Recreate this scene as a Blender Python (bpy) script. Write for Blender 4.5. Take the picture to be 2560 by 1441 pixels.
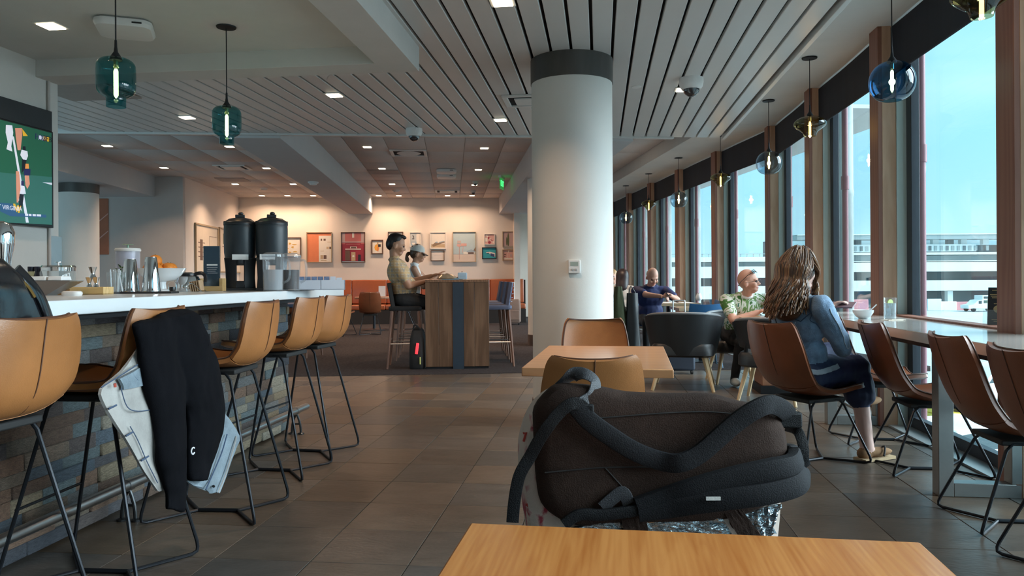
import bpy, bmesh, math, random
from mathutils import Vector, Matrix, noise, Euler
import numpy as np
random.seed(7)
for o in list(bpy.data.objects): bpy.data.objects.remove(o)
S = bpy.context.scene
COL = S.collection
R = math.radians
# ---------------------------------------------------------------- camera, sky, daylight, exposure
FPX, EYE, U0, V0, ROLL = 1900.0, 1.15, 1280.0, 695.0, 0.006
cam = bpy.data.cameras.new('camera'); camo = bpy.data.objects.new('camera', cam); COL.objects.link(camo)
cam.sensor_width = 36; cam.lens = FPX/2560*36; cam.shift_y = -(720.5-V0)/2560; cam.clip_start = .05; cam.clip_end = 2000
camo.matrix_world = Matrix.Translation((0,0,EYE)) @ Matrix.Rotation(R(90),4,'X') @ Matrix.Rotation(-ROLL,4,'Z')
S.camera = camo
S.view_settings.view_transform = 'Standard'; S.view_settings.look = 'None'
S.view_settings.gamma = 1; S.view_settings.use_curve_mapping = False
S.view_settings.exposure = -0.2
W = bpy.data.worlds.new('sky'); S.world = W; W.use_nodes = True
wn = W.node_tree.nodes; wl = W.node_tree.links; wn.clear()
wo = wn.new('ShaderNodeOutputWorld'); bg = wn.new('ShaderNodeBackground'); tc = wn.new('ShaderNodeTexCoord')
sep = wn.new('ShaderNodeSeparateXYZ'); rp = wn.new('ShaderNodeValToRGB')
mp = wn.new('ShaderNodeMapping'); mp.inputs['Scale'].default_value = (1.2,1.2,6); cl = wn.new('ShaderNodeTexNoise'); cl.inputs['Scale'].default_value = 2.2; cl.inputs['Detail'].default_value = 5
mxs = wn.new('ShaderNodeMix'); mxs.data_type = 'RGBA'; mxs.inputs[7].default_value = (.47,.80,.95,1)
crp = wn.new('ShaderNodeValToRGB'); crp.color_ramp.elements[0].position = .42; crp.color_ramp.elements[1].position = .7
rp.color_ramp.elements[0].position = 0.0; rp.color_ramp.elements[0].color = (.45,.77,.93,1)
rp.color_ramp.elements[1].position = .45; rp.color_ramp.elements[1].color = (.30,.70,.90,1)
e = rp.color_ramp.elements.new(.15); e.color = (.35,.72,.92,1)
wl.new(tc.outputs['Generated'], sep.inputs[0]); wl.new(sep.outputs['Z'], rp.inputs[0])
wl.new(tc.outputs['Generated'], mp.inputs[0]); wl.new(mp.outputs[0], cl.inputs['Vector']); wl.new(cl.outputs['Fac'], crp.inputs[0])
wl.new(crp.outputs[0], mxs.inputs[0]); wl.new(rp.outputs[0], mxs.inputs[6]); wl.new(mxs.outputs[2], bg.inputs[0])
bg.inputs[1].default_value = 1.85
wl.new(bg.outputs[0], wo.inputs[0])
sun = bpy.data.lights.new('daylight_sun','SUN'); sun.energy = 17; sun.angle = R(60); sun.color = (.86,.92,1.0)
suno = bpy.data.objects.new('daylight_sun', sun); COL.objects.link(suno)
suno.rotation_euler = Vector((1,-.12,.5)).to_track_quat('Z','Y').to_euler()
# ---------------------------------------------------------------- frames: front part of the room, rear part of the room
TH, PH = R(6.55), R(4.54)
ct, st, cp_, sp_ = math.cos(TH), math.sin(TH), math.cos(PH), math.sin(PH)
def fr(x,y,z=0): return Vector((x*ct+y*st, -x*st+y*ct, z))
def br(x,y,z=0): return Vector((x*cp_-y*sp_, x*sp_+y*cp_, z))
def ifr(p): return (p[0]*ct-p[1]*st, p[0]*st+p[1]*ct)
def ibr(p): return (p[0]*cp_+p[1]*sp_, -p[0]*sp_+p[1]*cp_)
def ray(u,v):
    du, dv = u-U0, v-V0
    return (du-ROLL*dv)/FPX, (dv+ROLL*du)/FPX
def pz(u,v,z):
    a,b = ray(u,v); D = (EYE-z)/b
    return Vector((a*D, D, z))
def pd(u,v,D):
    a,b = ray(u,v)
    return Vector((a*D, D, EYE-b*D))
def pxf(u,v,xf):      # on a wall of the front part, xf constant
    a,b = ray(u,v); D = xf/(a*ct-st); return Vector((a*D,D,EYE-b*D))
def pyb(u,v,yb):      # on a wall of the rear part, yb constant
    a,b = ray(u,v); D = yb/(cp_-a*sp_); return Vector((a*D,D,EYE-b*D))
def pxb(u,v,xb):
    a,b = ray(u,v); D = xb/(a*cp_+sp_); return Vector((a*D,D,EYE-b*D))
# ---------------------------------------------------------------- materials
MATS = {}
def M(name, col=(.5,.5,.5), rough=.5, metal=0., var=0., vs=8., bump=0., bs=120., emit=0., ecol=None, coat=0., rand=None, stretch=(1,1,1), spec=None, sheen=0., coords='Object', detail=4):
    if name in MATS: return MATS[name]
    m = bpy.data.materials.new(name); m.use_nodes = True; nt = m.node_tree; N = nt.nodes; L = nt.links
    b = N['Principled BSDF']; b.inputs['Roughness'].default_value = rough; b.inputs['Metallic'].default_value = metal
    b.inputs['Base Color'].default_value = (*col,1)
    if spec is not None: b.inputs['Specular IOR Level'].default_value = spec
    if coat: b.inputs['Coat Weight'].default_value = coat; b.inputs['Coat Roughness'].default_value = .12
    if sheen: b.inputs['Sheen Weight'].default_value = sheen
    if emit:
        b.inputs['Emission Color'].default_value = (*(ecol or col),1); b.inputs['Emission Strength'].default_value = emit
    src = None
    if rand:
        oi = N.new('ShaderNodeObjectInfo'); r = N.new('ShaderNodeValToRGB'); r.color_ramp.interpolation = 'CONSTANT'
        n = len(rand)
        while len(r.color_ramp.elements) < n: r.color_ramp.elements.new(.5)
        for i,c in enumerate(rand):
            r.color_ramp.elements[i].position = i/n; r.color_ramp.elements[i].color = (*c,1)
        L.new(oi.outputs['Random'], r.inputs[0]); src = r.outputs[0]
    if var or bump:
        t = N.new('ShaderNodeTexCoord'); mp = N.new('ShaderNodeMapping'); mp.inputs['Scale'].default_value = stretch
        L.new(t.outputs[coords], mp.inputs[0])
    if var:
        nz = N.new('ShaderNodeTexNoise'); nz.inputs['Scale'].default_value = vs; nz.inputs['Detail'].default_value = detail; nz.inputs['Roughness'].default_value = .65
        L.new(mp.outputs[0], nz.inputs['Vector'])
        if rand:
            ad = N.new('ShaderNodeVectorMath'); ad.operation = 'ADD'; L.new(mp.outputs[0], ad.inputs[0]); L.new(oi.outputs['Location'], ad.inputs[1]); L.new(ad.outputs[0], nz.inputs['Vector'])
        mr = N.new('ShaderNodeMapRange'); mr.inputs[1].default_value = .25; mr.inputs[2].default_value = .75
        mr.inputs[3].default_value = 1-var; mr.inputs[4].default_value = 1+var
        L.new(nz.outputs['Fac'], mr.inputs[0])
        mx = N.new('ShaderNodeMix'); mx.data_type = 'RGBA'; mx.blend_type = 'MULTIPLY'; mx.inputs[0].default_value = 1
        if src: L.new(src, mx.inputs[6])
        else: mx.inputs[6].default_value = (*col,1)
        L.new(mr.outputs[0], mx.inputs[7]); src = mx.outputs[2]
    if src: L.new(src, b.inputs['Base Color'])
    if bump:
        n2 = N.new('ShaderNodeTexNoise'); n2.inputs['Scale'].default_value = bs; n2.inputs['Detail'].default_value = 3
        L.new(mp.outputs[0], n2.inputs['Vector'])
        bp = N.new('ShaderNodeBump'); bp.inputs['Strength'].default_value = bump; bp.inputs['Distance'].default_value = .01
        L.new(n2.outputs['Fac'], bp.inputs['Height']); L.new(bp.outputs[0], b.inputs['Normal'])
    MATS[name] = m; return m
def wood(name, c1, c2, rough=.4, stretch=(1,9,9), vs=2.5, coat=0., bump=.08, wk=.45):
    if name in MATS: return MATS[name]
    m = M(name, c1, rough, coat=coat); N = m.node_tree.nodes; L = m.node_tree.links; b = N['Principled BSDF']
    t = N.new('ShaderNodeTexCoord'); mp = N.new('ShaderNodeMapping'); mp.inputs['Scale'].default_value = stretch
    n1 = N.new('ShaderNodeTexNoise'); n1.inputs['Scale'].default_value = vs; n1.inputs['Detail'].default_value = 6; n1.inputs['Distortion'].default_value = 1.2
    wv = N.new('ShaderNodeTexWave'); wv.bands_direction = 'X' if stretch[0]>stretch[1] else 'Y'; wv.inputs['Scale'].default_value = 1.1; wv.inputs['Distortion'].default_value = 9; wv.inputs['Detail'].default_value = 3; wv.inputs['Detail Scale'].default_value = .8
    r = N.new('ShaderNodeValToRGB'); r.color_ramp.elements[0].color = (*c1,1); r.color_ramp.elements[1].color = (*c2,1); r.color_ramp.elements[0].position = .3; r.color_ramp.elements[1].position = .75
    mx = N.new('ShaderNodeMath'); mx.operation = 'MULTIPLY_ADD'; mx.inputs[1].default_value = wk
    L.new(t.outputs['Object'], mp.inputs[0]); L.new(mp.outputs[0], n1.inputs['Vector']); L.new(mp.outputs[0], wv.inputs['Vector'])
    L.new(wv.outputs['Fac'], mx.inputs[0]); 
    sc = N.new('ShaderNodeMath'); sc.operation = 'MULTIPLY'; sc.inputs[1].default_value = 1.07-wk; L.new(n1.outputs['Fac'], sc.inputs[0]); L.new(sc.outputs[0], mx.inputs[2])
    L.new(mx.outputs[0], r.inputs[0]); L.new(r.outputs[0], b.inputs['Base Color'])
    bp = N.new('ShaderNodeBump'); bp.inputs['Strength'].default_value = bump; bp.inputs['Distance'].default_value = .005
    L.new(n1.outputs['Fac'], bp.inputs['Height']); L.new(bp.outputs[0], b.inputs['Normal'])
    return m
def glass(name, col=(1,1,1), rough=.0, refl=1.0, ior=1.45, solid=0.):
    # thin-walled glass: tinted see-through plus a mirror reflection that grows at grazing angles
    if name in MATS: return MATS[name]
    m = bpy.data.materials.new(name); m.use_nodes = True; N = m.node_tree.nodes; L = m.node_tree.links; N.clear()
    o = N.new('ShaderNodeOutputMaterial'); t = N.new('ShaderNodeBsdfTransparent'); t.inputs[0].default_value = (*col,1)
    g = N.new('ShaderNodeBsdfGlossy'); g.inputs['Roughness'].default_value = rough; g.inputs[0].default_value = (refl,refl,refl,1)
    lw = N.new('ShaderNodeLayerWeight'); lw.inputs[0].default_value = .5; pw = N.new('ShaderNodeMath'); pw.operation = 'POWER'; pw.inputs[1].default_value = 4.
    f = N.new('ShaderNodeMath'); f.operation = 'MULTIPLY_ADD'; f.inputs[1].default_value = .6; f.inputs[2].default_value = (ior-1)**2/(ior+1)**2; x = N.new('ShaderNodeMixShader')
    L.new(lw.outputs['Facing'], pw.inputs[0]); L.new(pw.outputs[0], f.inputs[0])
    L.new(f.outputs[0], x.inputs[0]); L.new(t.outputs[0], x.inputs[1]); L.new(g.outputs[0], x.inputs[2])
    out = x.outputs[0]
    if solid:
        d = N.new('ShaderNodeBsdfDiffuse'); d.inputs[0].default_value = (*col,1); x2 = N.new('ShaderNodeMixShader'); x2.inputs[0].default_value = solid
        L.new(out, x2.inputs[1]); L.new(d.outputs[0], x2.inputs[2]); out = x2.outputs[0]
    L.new(out, o.inputs[0]); MATS[name] = m; return m
# ---------------------------------------------------------------- mesh builder
class MB:
    def __init__(s): s.v=[]; s.f=[]; s.m=[]
    def add(s, vs, fs, m=0, X=None):
        n=len(s.v); s.v += [tuple(X@Vector(p)) if X else tuple(p) for p in vs]
        s.f += [tuple(i+n for i in q) for q in fs]; s.m += [m]*len(fs); return s
    def box(s, c, d, m=0, X=None, taper=1.):
        x,y,z=c; a,b,h=d[0]/2,d[1]/2,d[2]/2; t=taper
        vs=[(x-a*t,y-b*t,z-h),(x+a*t,y-b*t,z-h),(x+a*t,y+b*t,z-h),(x-a*t,y+b*t,z-h),(x-a,y-b,z+h),(x+a,y-b,z+h),(x+a,y+b,z+h),(x-a,y+b,z+h)]
        return s.add(vs,[(3,2,1,0),(4,5,6,7),(0,1,5,4),(1,2,6,5),(2,3,7,6),(3,0,4,7)],m,X)
    def b2(s, x0,x1,y0,y1,z0,z1,m=0,X=None):
        return s.box(((x0+x1)/2,(y0+y1)/2,(z0+z1)/2),(abs(x1-x0),abs(y1-y0),abs(z1-z0)),m,X)
    def prism(s, poly, z0, z1, m=0, X=None):   # polygon (ccw) in xy
        n=len(poly); vs=[(x,y,z0) for x,y in poly]+[(x,y,z1) for x,y in poly]
        return s.add(vs,[tuple(range(n-1,-1,-1)),tuple(range(n,2*n))]+[(i,(i+1)%n,n+(i+1)%n,n+i) for i in range(n)],m,X)
    def lathe(s, prof, seg=20, m=0, X=None, cap=True):
        vs=[];fs=[];k=len(prof)
        for r,z in prof:
            for i in range(seg):
                a=2*math.pi*i/seg; vs.append((r*math.cos(a),r*math.sin(a),z))
        for j in range(k-1):
            for i in range(seg):
                i2=(i+1)%seg; fs.append((j*seg+i,j*seg+i2,(j+1)*seg+i2,(j+1)*seg+i))
        if cap:
            fs.append(tuple(range(seg-1,-1,-1))); fs.append(tuple((k-1)*seg+i for i in range(seg)))
        return s.add(vs,fs,m,X)
    def loft(s, rings, m=0, X=None, cap=True, closed=True):
        n=len(rings[0]); vs=[p for r in rings for p in r]; fs=[]
        for j in range(len(rings)-1):
            for i in range(n if closed else n-1):
                i2=(i+1)%n; fs.append((j*n+i,j*n+i2,(j+1)*n+i2,(j+1)*n+i))
        if cap and closed:
            fs.append(tuple(range(n-1,-1,-1))); fs.append(tuple((len(rings)-1)*n+i for i in range(n)))
        return s.add(vs,fs,m,X)
    def tube(s, path, r, seg=8, m=0, X=None, flat=None, up=None, cap=True):
        # flat: (half width, half thickness) ribbon; r: number or list
        P=[Vector(p) for p in path]; n=len(P); rings=[]
        T=[(P[min(i+1,n-1)]-P[max(i-1,0)]).normalized() for i in range(n)]
        ref=(Vector(up[0]) if isinstance(up[0],(tuple,Vector)) else Vector(up)) if up else (Vector((0,0,1)) if abs(T[0].z)<.9 else Vector((1,0,0)))
        nrm=(ref-T[0]*ref.dot(T[0])).normalized()
        for i in range(n):
            if up:
                u_=Vector(up[i]) if isinstance(up[0],(tuple,Vector)) else ref
                nrm=(u_-T[i]*u_.dot(T[i])).normalized()
            else: nrm=(nrm-T[i]*nrm.dot(T[i])).normalized()
            bi=T[i].cross(nrm); rr=r[i] if isinstance(r,(list,tuple)) else r
            ring=[]
            for k in range(seg):
                a=2*math.pi*k/seg; c,sn=math.cos(a),math.sin(a)
                if flat:
                    w=flat[0]*(rr if r else 1); t=flat[1]
                    q=lambda x: math.copysign(abs(x)**.5,x)
                    ring.append(tuple(P[i]+bi*(q(c)*w)+nrm*(q(sn)*t)))
                else: ring.append(tuple(P[i]+bi*(c*rr)+nrm*(sn*rr)))
            rings.append(ring)
        return s.loft(rings,m,X,cap)
    def ell(s, c, r, m=0, X=None, seg=16, rows=10, rot=None):
        rings=[]; 
        for j in range(1,rows):
            a=math.pi*j/rows
            rings.append([(math.sin(a)*math.cos(2*math.pi*i/seg),math.sin(a)*math.sin(2*math.pi*i/seg),-math.cos(a)) for i in range(seg)])
        vs=[(0,0,-1)]+[p for q in rings for p in q]+[(0,0,1)]
        fs=[(0,1+(i+1)%seg,1+i) for i in range(seg)]
        for j in range(rows-2):
            for i in range(seg):
                i2=(i+1)%seg; a=1+j*seg; fs.append((a+i,a+i2,a+seg+i2,a+seg+i))
        t=len(vs)-1; a=1+(rows-2)*seg
        fs+=[(t,a+i,a+(i+1)%seg) for i in range(seg)]
        Y=Matrix.Translation(c)@(rot.to_4x4() if rot else Matrix())@Matrix.Diagonal((*r,1))
        return s.add(vs,fs,m,(X@Y if X else Y))
    def sheet(s, rows, th, m=0, X=None, m2=None):   # grid of points, given thickness along the surface normal
        a=len(rows); b=len(rows[0]); P=[[Vector(p) for p in r] for r in rows]; Nn=[]
        for i in range(a):
            q=[]
            for j in range(b):
                d1=P[min(i+1,a-1)][j]-P[max(i-1,0)][j]; d2=P[i][min(j+1,b-1)]-P[i][max(j-1,0)]
                q.append(d1.cross(d2).normalized())
            Nn.append(q)
        vs=[tuple(P[i][j]) for i in range(a) for j in range(b)]+[tuple(P[i][j]-Nn[i][j]*th) for i in range(a) for j in range(b)]
        fs=[];fb=[];o=a*b
        for i in range(a-1):
            for j in range(b-1):
                k=i*b+j; fs.append((k,k+b,k+b+1,k+1)); fb.append((o+k+1,o+k+b+1,o+k+b,o+k))
        for i in range(a-1):
            k=i*b; fs.append((k,o+k,o+k+b,k+b)); k=i*b+b-1; fs.append((k+b,o+k+b,o+k,k))
        for j in range(b-1):
            k=j; fs.append((k+1,o+k+1,o+k,k)); k=(a-1)*b+j; fs.append((k,o+k,o+k+1,k+1))
        n=len(s.v); s.add(vs,fs,m,X); s.f+=[tuple(i+n for i in q) for q in fb]; s.m+=[m if m2 is None else m2]*len(fb); return s
    def mesh(s, name, smooth=True, ang=40):
        me=bpy.data.meshes.new(name); me.from_pydata(s.v,[],s.f)
        me.polygons.foreach_set('material_index', s.m)
        if smooth:
            me.polygons.foreach_set('use_smooth',[True]*len(me.polygons)); me.set_sharp_from_angle(angle=R(ang))
        me.update(); return me
    def build(s, name, mats, parent=None, smooth=True, bevel=0., seg=2, loc=None, rot=None, sub=0, ang=40):
        me=s.mesh(name,smooth,ang)
        for m in (mats if isinstance(mats,(list,tuple)) else [mats]): me.materials.append(m)
        o=bpy.data.objects.new(name,me); COL.objects.link(o)
        if parent: o.parent=parent
        if loc is not None: o.location=loc
        if rot is not None: o.rotation_euler=rot if hasattr(rot,'__len__') else (0,0,rot)
        if bevel:
            b=o.modifiers.new('bevel','BEVEL'); b.width=bevel; b.segments=seg; b.limit_method='ANGLE'; b.angle_limit=R(50)
        if sub:
            b=o.modifiers.new('sub','SUBSURF'); b.levels=sub; b.render_levels=sub
        return o
def thing(name,label,cat,loc=(0,0,0),rz=0,group=None):
    o=bpy.data.objects.new(name,None); COL.objects.link(o); o.empty_display_size=.1
    o.location=loc; o.rotation_euler=(0,0,rz); return tag(o,label,cat,group)
def tag(o,label,cat,group=None):
    o['label']=label; o['category']=cat
    if group: o['group']=group
    return o
def struct(o): o['kind']='structure'; return o
def dup(root,loc,rz,label=None,group=None):
    r=root.copy(); COL.objects.link(r); r.location=loc; r.rotation_euler=(0,0,rz)
    if label: r['label']=label
    if group: r['group']=group
    for ch in list(root.children):
        c=ch.copy(); COL.objects.link(c); c.parent=r
        for g in ch.children:
            d=g.copy(); COL.objects.link(d); d.parent=c
    return r
def part(me,name,mat,parent,loc=(0,0,0),rot=(0,0,0),sc=(1,1,1)):
    o=bpy.data.objects.new(name,me); COL.objects.link(o); o.parent=parent; o.location=loc; o.rotation_euler=rot; o.scale=sc
    return o
def Tm(x,y,z,rz=0,ry=0,rx=0): return Matrix.Translation((x,y,z))@Matrix.Rotation(rz,4,'Z')@Matrix.Rotation(ry,4,'Y')@Matrix.Rotation(rx,4,'X')
def bez(p0,p1,p2,p3,n=10):
    out=[]
    for i in range(n+1):
        t=i/n; a=1-t
        out.append(Vector(p0)*a**3+Vector(p1)*3*a*a*t+Vector(p2)*3*a*t*t+Vector(p3)*t**3)
    return out
def cat(pts,n=6):     # smooth curve through points
    P=[Vector(p) for p in pts]; out=[]
    for i in range(len(P)-1):
        a=P[max(i-1,0)]; b=P[i]; c=P[i+1]; d=P[min(i+2,len(P)-1)]
        for k in range(n):
            t=k/n
            out.append(.5*((2*b)+(c-a)*t+(2*a-5*b+4*c-d)*t*t+(3*b-a-3*c+d)*t**3))
    out.append(P[-1]); return out
def bevbox(name,d,w,seg=2):
    bm=bmesh.new(); bmesh.ops.create_cube(bm,size=1)
    for v in bm.verts: v.co=Vector((v.co.x*d[0],v.co.y*d[1],v.co.z*d[2]))
    bmesh.ops.bevel(bm,geom=bm.edges[:],offset=w,segments=seg,affect='EDGES',profile=.5)
    me=bpy.data.meshes.new(name); bm.to_mesh(me); bm.free(); me.polygons.foreach_set('use_smooth',[True]*len(me.polygons)); me.set_sharp_from_angle(angle=R(50)); return me
def text(name,body,size,mat,parent=None,loc=(0,0,0),rot=(0,0,0),align='CENTER',ext=.0005):
    cu=bpy.data.curves.new(name,'FONT'); cu.body=body; cu.size=size; cu.align_x=align; cu.align_y='CENTER'; cu.extrude=ext; cu.resolution_u=2
    o=bpy.data.objects.new(name,cu); COL.objects.link(o); 
    dg=bpy.context.evaluated_depsgraph_get(); me=bpy.data.meshes.new_from_object(o.evaluated_get(dg)); bpy.data.objects.remove(o)
    me.materials.clear(); me.materials.append(mat); o=bpy.data.objects.new(name,me); COL.objects.link(o)
    if parent: o.parent=parent
    o.location=loc; o.rotation_euler=rot; return o
# ================================================================ THE SETTING
ZS, ZC, ZW, ZB = 2.88, 3.25, 3.05, 2.83      # slat ceiling, tile ceiling, window soffit, beams
FRm = Matrix.Rotation(-TH,4,'Z'); BRm = Matrix.Rotation(PH,4,'Z')
white_paint = M('white_paint',(.62,.60,.57),.75,var=.04,vs=3,bump=.05,bs=90)
grey_paint = M('grey_paint',(.50,.47,.45),.8,var=.04,vs=3,bump=.05,bs=90)
wall_warm = M('wall_warm_white',(.72,.64,.57),.8,var=.03,vs=2,bump=.05,bs=90)
slat_m = M('slat_painted_metal',(.60,.59,.57),.36,var=.03,vs=2,spec=.6)
black_gap = M('black_gap',(.012,.013,.016),.9,var=.1)
tile_m = M('slate_tile',(.1,.08,.07),.34,rand=[(.085,.068,.054),(.108,.082,.062),(.070,.063,.057),(.095,.074,.059),(.080,.060,.045),(.120,.090,.067),(.088,.076,.066),(.104,.072,.048)],var=.28,vs=5,bump=.16,bs=26,stretch=(1,2.4,1),spec=.55)
grout_m = M('grout',(.03,.026,.023),.9,var=.15)
# ---- floor with tiles
fl = MB().b2(-7.5,2.42,-2.2,10.6,-.06,-.004,X=None).build('floor',grout_m,rot=-TH); struct(fl)
TS=.4075; tme=bevbox('tile',(TS-.004,TS-.004,.012),.0016,1); tme.materials.append(tile_m)
tx0=ifr(pz(1164,938,0))[0]; ty0=ifr(pz(1000,1160,0))[1]
for i in range(-13,10):
    for j in range(-5,15):
        x=tx0+(i+.5)*TS; y=ty0+(j+.5)*TS
        if x<(-2.45 if y<5.3 else -4.6) or x>2.45 or y<2.5: continue
        if ibr(fr(x,y))[1]>9.35: continue
        part(tme,'tile',tile_m,fl,(x,y,-.006+random.uniform(-.0006,.0004)),(0,0,random.choice((0,math.pi))))
carpet_m = M('carpet_tweed',(.052,.043,.043),.97,var=.85,vs=26,bump=.9,bs=120,stretch=(1,4,1),spec=.1)
CY=9.12
cf = MB().b2(-9.6,6.0,CY,22.5,-.06,.006).build('floor_carpet',carpet_m,rot=PH); struct(cf)
# ---- slatted ceiling
g0=ifr(pz(1551,335,ZS))[0]; SP=.1553; XR=1.53
def yend(x,yb=9.22):      # front-frame y where the line yb=const is met
    # yb = -X sp + Y cp, X=x ct+y st, Y=-x st+y ct
    return (yb + x*(ct*sp_+st*cp_))/(ct*cp_-st*sp_)
ce = struct(MB().prism([(-6.3,-2.2),(XR,-2.2),(XR,yend(XR)),(-6.3,yend(-6.3))],ZS+.055,ZS+.1).build('ceiling',black_gap,rot=-TH))
k=-60
while True:
    x0=g0+k*SP+.011; x1=g0+(k+1)*SP-.011; k+=1
    if x0<-6.2: continue
    if x0>XR-.05: break
    x1=min(x1,XR); ya,yb_=yend(x0),yend(x1)
    b=MB(); prof=[(x0,ZS+.03),(x0,ZS+.004),(x0+.004,ZS),(x1-.004,ZS),(x1,ZS+.004),(x1,ZS+.03)]
    rings=[[(x,-2.1,z) for x,z in prof],[(x,ya+(yb_-ya)*(x-x0)/(x1-x0),z) for x,z in prof]]
    b.loft(rings); b.build('slat',slat_m,ce,smooth=True)
trim=MB().b2(-6.6,2.75,9.2,9.26,ZS-.02,ZC+.05).build('trim_1',slat_m,rot=PH,bevel=.004); struct(trim)
trim=MB().b2(XR-.005,XR+.035,-2.1,yend(XR)+.02,ZS-.025,ZW+.03).build('trim_2',slat_m,rot=-TH,bevel=.004); struct(trim)
# ---- drywall strip between slats and windows
struct(MB().prism([(XR,-2.2),(2.6,-2.2),(2.6,10.9),(XR,10.9)],ZW+.003,ZW+.08).build('ceiling_window_strip',white_paint,rot=-TH))
# ---- soffit over the bar with a recessed middle
b=MB(); b.b2(-1.6,-1.33,-2.1,5.58,2.70,ZS+.06); b.b2(-4.25,-1.6,5.33,5.58,2.70,ZS+.06)
struct(b.build('ceiling_bar_soffit',white_paint,rot=-TH,bevel=.003))
struct(MB().b2(-4.3,-1.55,-2.1,5.4,2.83,2.87).build('ceiling_bar_recess',white_paint,rot=-TH))
# ---- wall with the television
struct(MB().b2(-4.40,-4.25,-2.1,5.57,0,ZS+.05).build('wall_left',white_paint,rot=-TH,bevel=.004))
p=pxf(118,300,-4.25); q=ifr(p)
tag(MB().lathe([(.011,1.0),(.011,2.70)],10,X=Matrix.Translation((-4.236,q[1],0))).build('wall_conduit',grey_paint,rot=-TH),'thin grey conduit running up the wall beside the television','conduit')
struct(MB().b2(-4.4,2.6,-2.35,-2.2,0,ZS+.2).build('wall_behind',white_paint,rot=-TH))
# ---- rear room ceiling tiles
ct_m = M('acoustic_tile',(.62,.57,.54),.9,var=.05,vs=30,bump=.25,bs=220)
cg = struct(MB().b2(-9.6,6.0,9.2,22.4,ZC+.012,ZC+.06).build('ceiling_rear',M('tile_seam',(.75,.70,.66),.7,var=.05),rot=PH))
cme=bevbox('ceiling_tile',(.603,1.213,.02),.004,1); cme.materials.append(ct_m)
xg=ibr(pyb(1090,498,19.9))[0]
for i in range(-13,6):
    for j in range(0,9):
        x=xg+(i+.5)*.61; y=19.95-(j+.5)*1.22
        if not(-6.6<x<3.6): continue
        part(cme,'ceiling_tile',ct_m,cg,(x,y,ZC+.004))
# ---- beams along the rear room
def beam(name,x0,x1,y0,y1,z0,m=grey_paint): struct(MB().b2(x0,x1,y0,y1,z0,ZC+.03).build(name,m,rot=PH,bevel=.004))
beam_m=M('beam_paint',(.50,.49,.49),.75,var=.03,vs=3,bump=.05,bs=90)
xl=ibr(pyb(871,536,19.9))[0]; xr=ibr(pyb(932,537,19.9))[0]
beam('ceiling_beam_middle',xl,xr,9.25,19.93,ZB,beam_m)
xq=ibr(pyb(1247.5,534,19.9))[0]
beam('ceiling_beam_right',xq,xq+1.0,9.25,19.93,ZB,beam_m)
xq2=ibr(pz(384,492,ZB))[0]; yq2=15.9
beam('ceiling_beam_left',xq2-1.6,xq2,9.25,yq2+.05,ZB,beam_m)
xs=ibr(pz(1532,434.6,ZC))[0]
beam('ceiling_rear_window_soffit',xs,4.3,9.25,22.3,ZW,white_paint)
# ---- rear walls
YB=19.95
struct(MB().b2(-6.0,1.75,YB,YB+.15,0,ZC+.05).build('wall_back',wall_warm,rot=PH))
struct(MB().b2(1.75,4.3,22.2,22.35,0,ZC+.05).build('wall_back_far',wall_warm,rot=PH))
struct(MB().b2(1.62,1.77,YB-.35,22.3,0,ZC+.05).build('wall_return',wall_warm,rot=PH))
xw=ibr(pz(604,497,ZC))[0]
struct(MB().b2(xw-.15,xw,yq2+.1,YB+.1,0,ZC+.05).build('wall_rear_side',wall_warm,rot=PH))
struct(MB().b2(-12,xw,yq2,yq2+.15,0,ZC+.05).build('wall_grey',grey_paint,rot=PH))
struct(MB().b2(-12.2,-12,5,yq2,0,ZC+.05).build('wall_far_left',grey_paint,rot=PH))
# far-left region ceiling strip above column
struct(MB().b2(-12,xq2-1.55,9.2,16,ZB+.02,ZB+.08).build('ceiling_left_low',grey_paint,rot=PH))
struct(MB().b2(-12,-6.2,4.0,9.2,ZS,ZS+.08).build('ceiling_left_front',slat_m,rot=PH))
# ---- round columns
collar_m=M('dark_steel_collar',(.10,.095,.09),.42,metal=.7,var=.25,vs=6,stretch=(1,1,.2))
col_m=M('column_plaster',(.68,.66,.62),.7,var=.03,vs=3,bump=.04,bs=80)
def column(name,c,r,zt,label):
    o=struct(MB().lathe([(r,.185),(r,zt-.19)],64,X=Matrix.Translation((c.x,c.y,0)),cap=False).build(name,col_m))
    MB().lathe([(r+.006,zt-.19),(r+.006,zt)],64,cap=True,X=Matrix.Translation((c.x,c.y,0))).build('collar',collar_m,o)
    MB().lathe([(r+.008,.006),(r+.008,.185)],64,cap=True,X=Matrix.Translation((c.x,c.y,0))).build('base_band',M('brown_base_band',(.09,.06,.05),.6,var=.1),o)
    return o
COL1=Vector((.486,6.08,0))
column('column_front',COL1,.322,ZS,'')
c2=pd(1318,500,13.0); column('column_rear',Vector((c2.x+.325,13.0,0)),.322,ZC,'')
c3=pd(243,500,13.3); column('column_left',Vector((c3.x-.33,13.3,0)),.322,ZB+.03,'')
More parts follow.
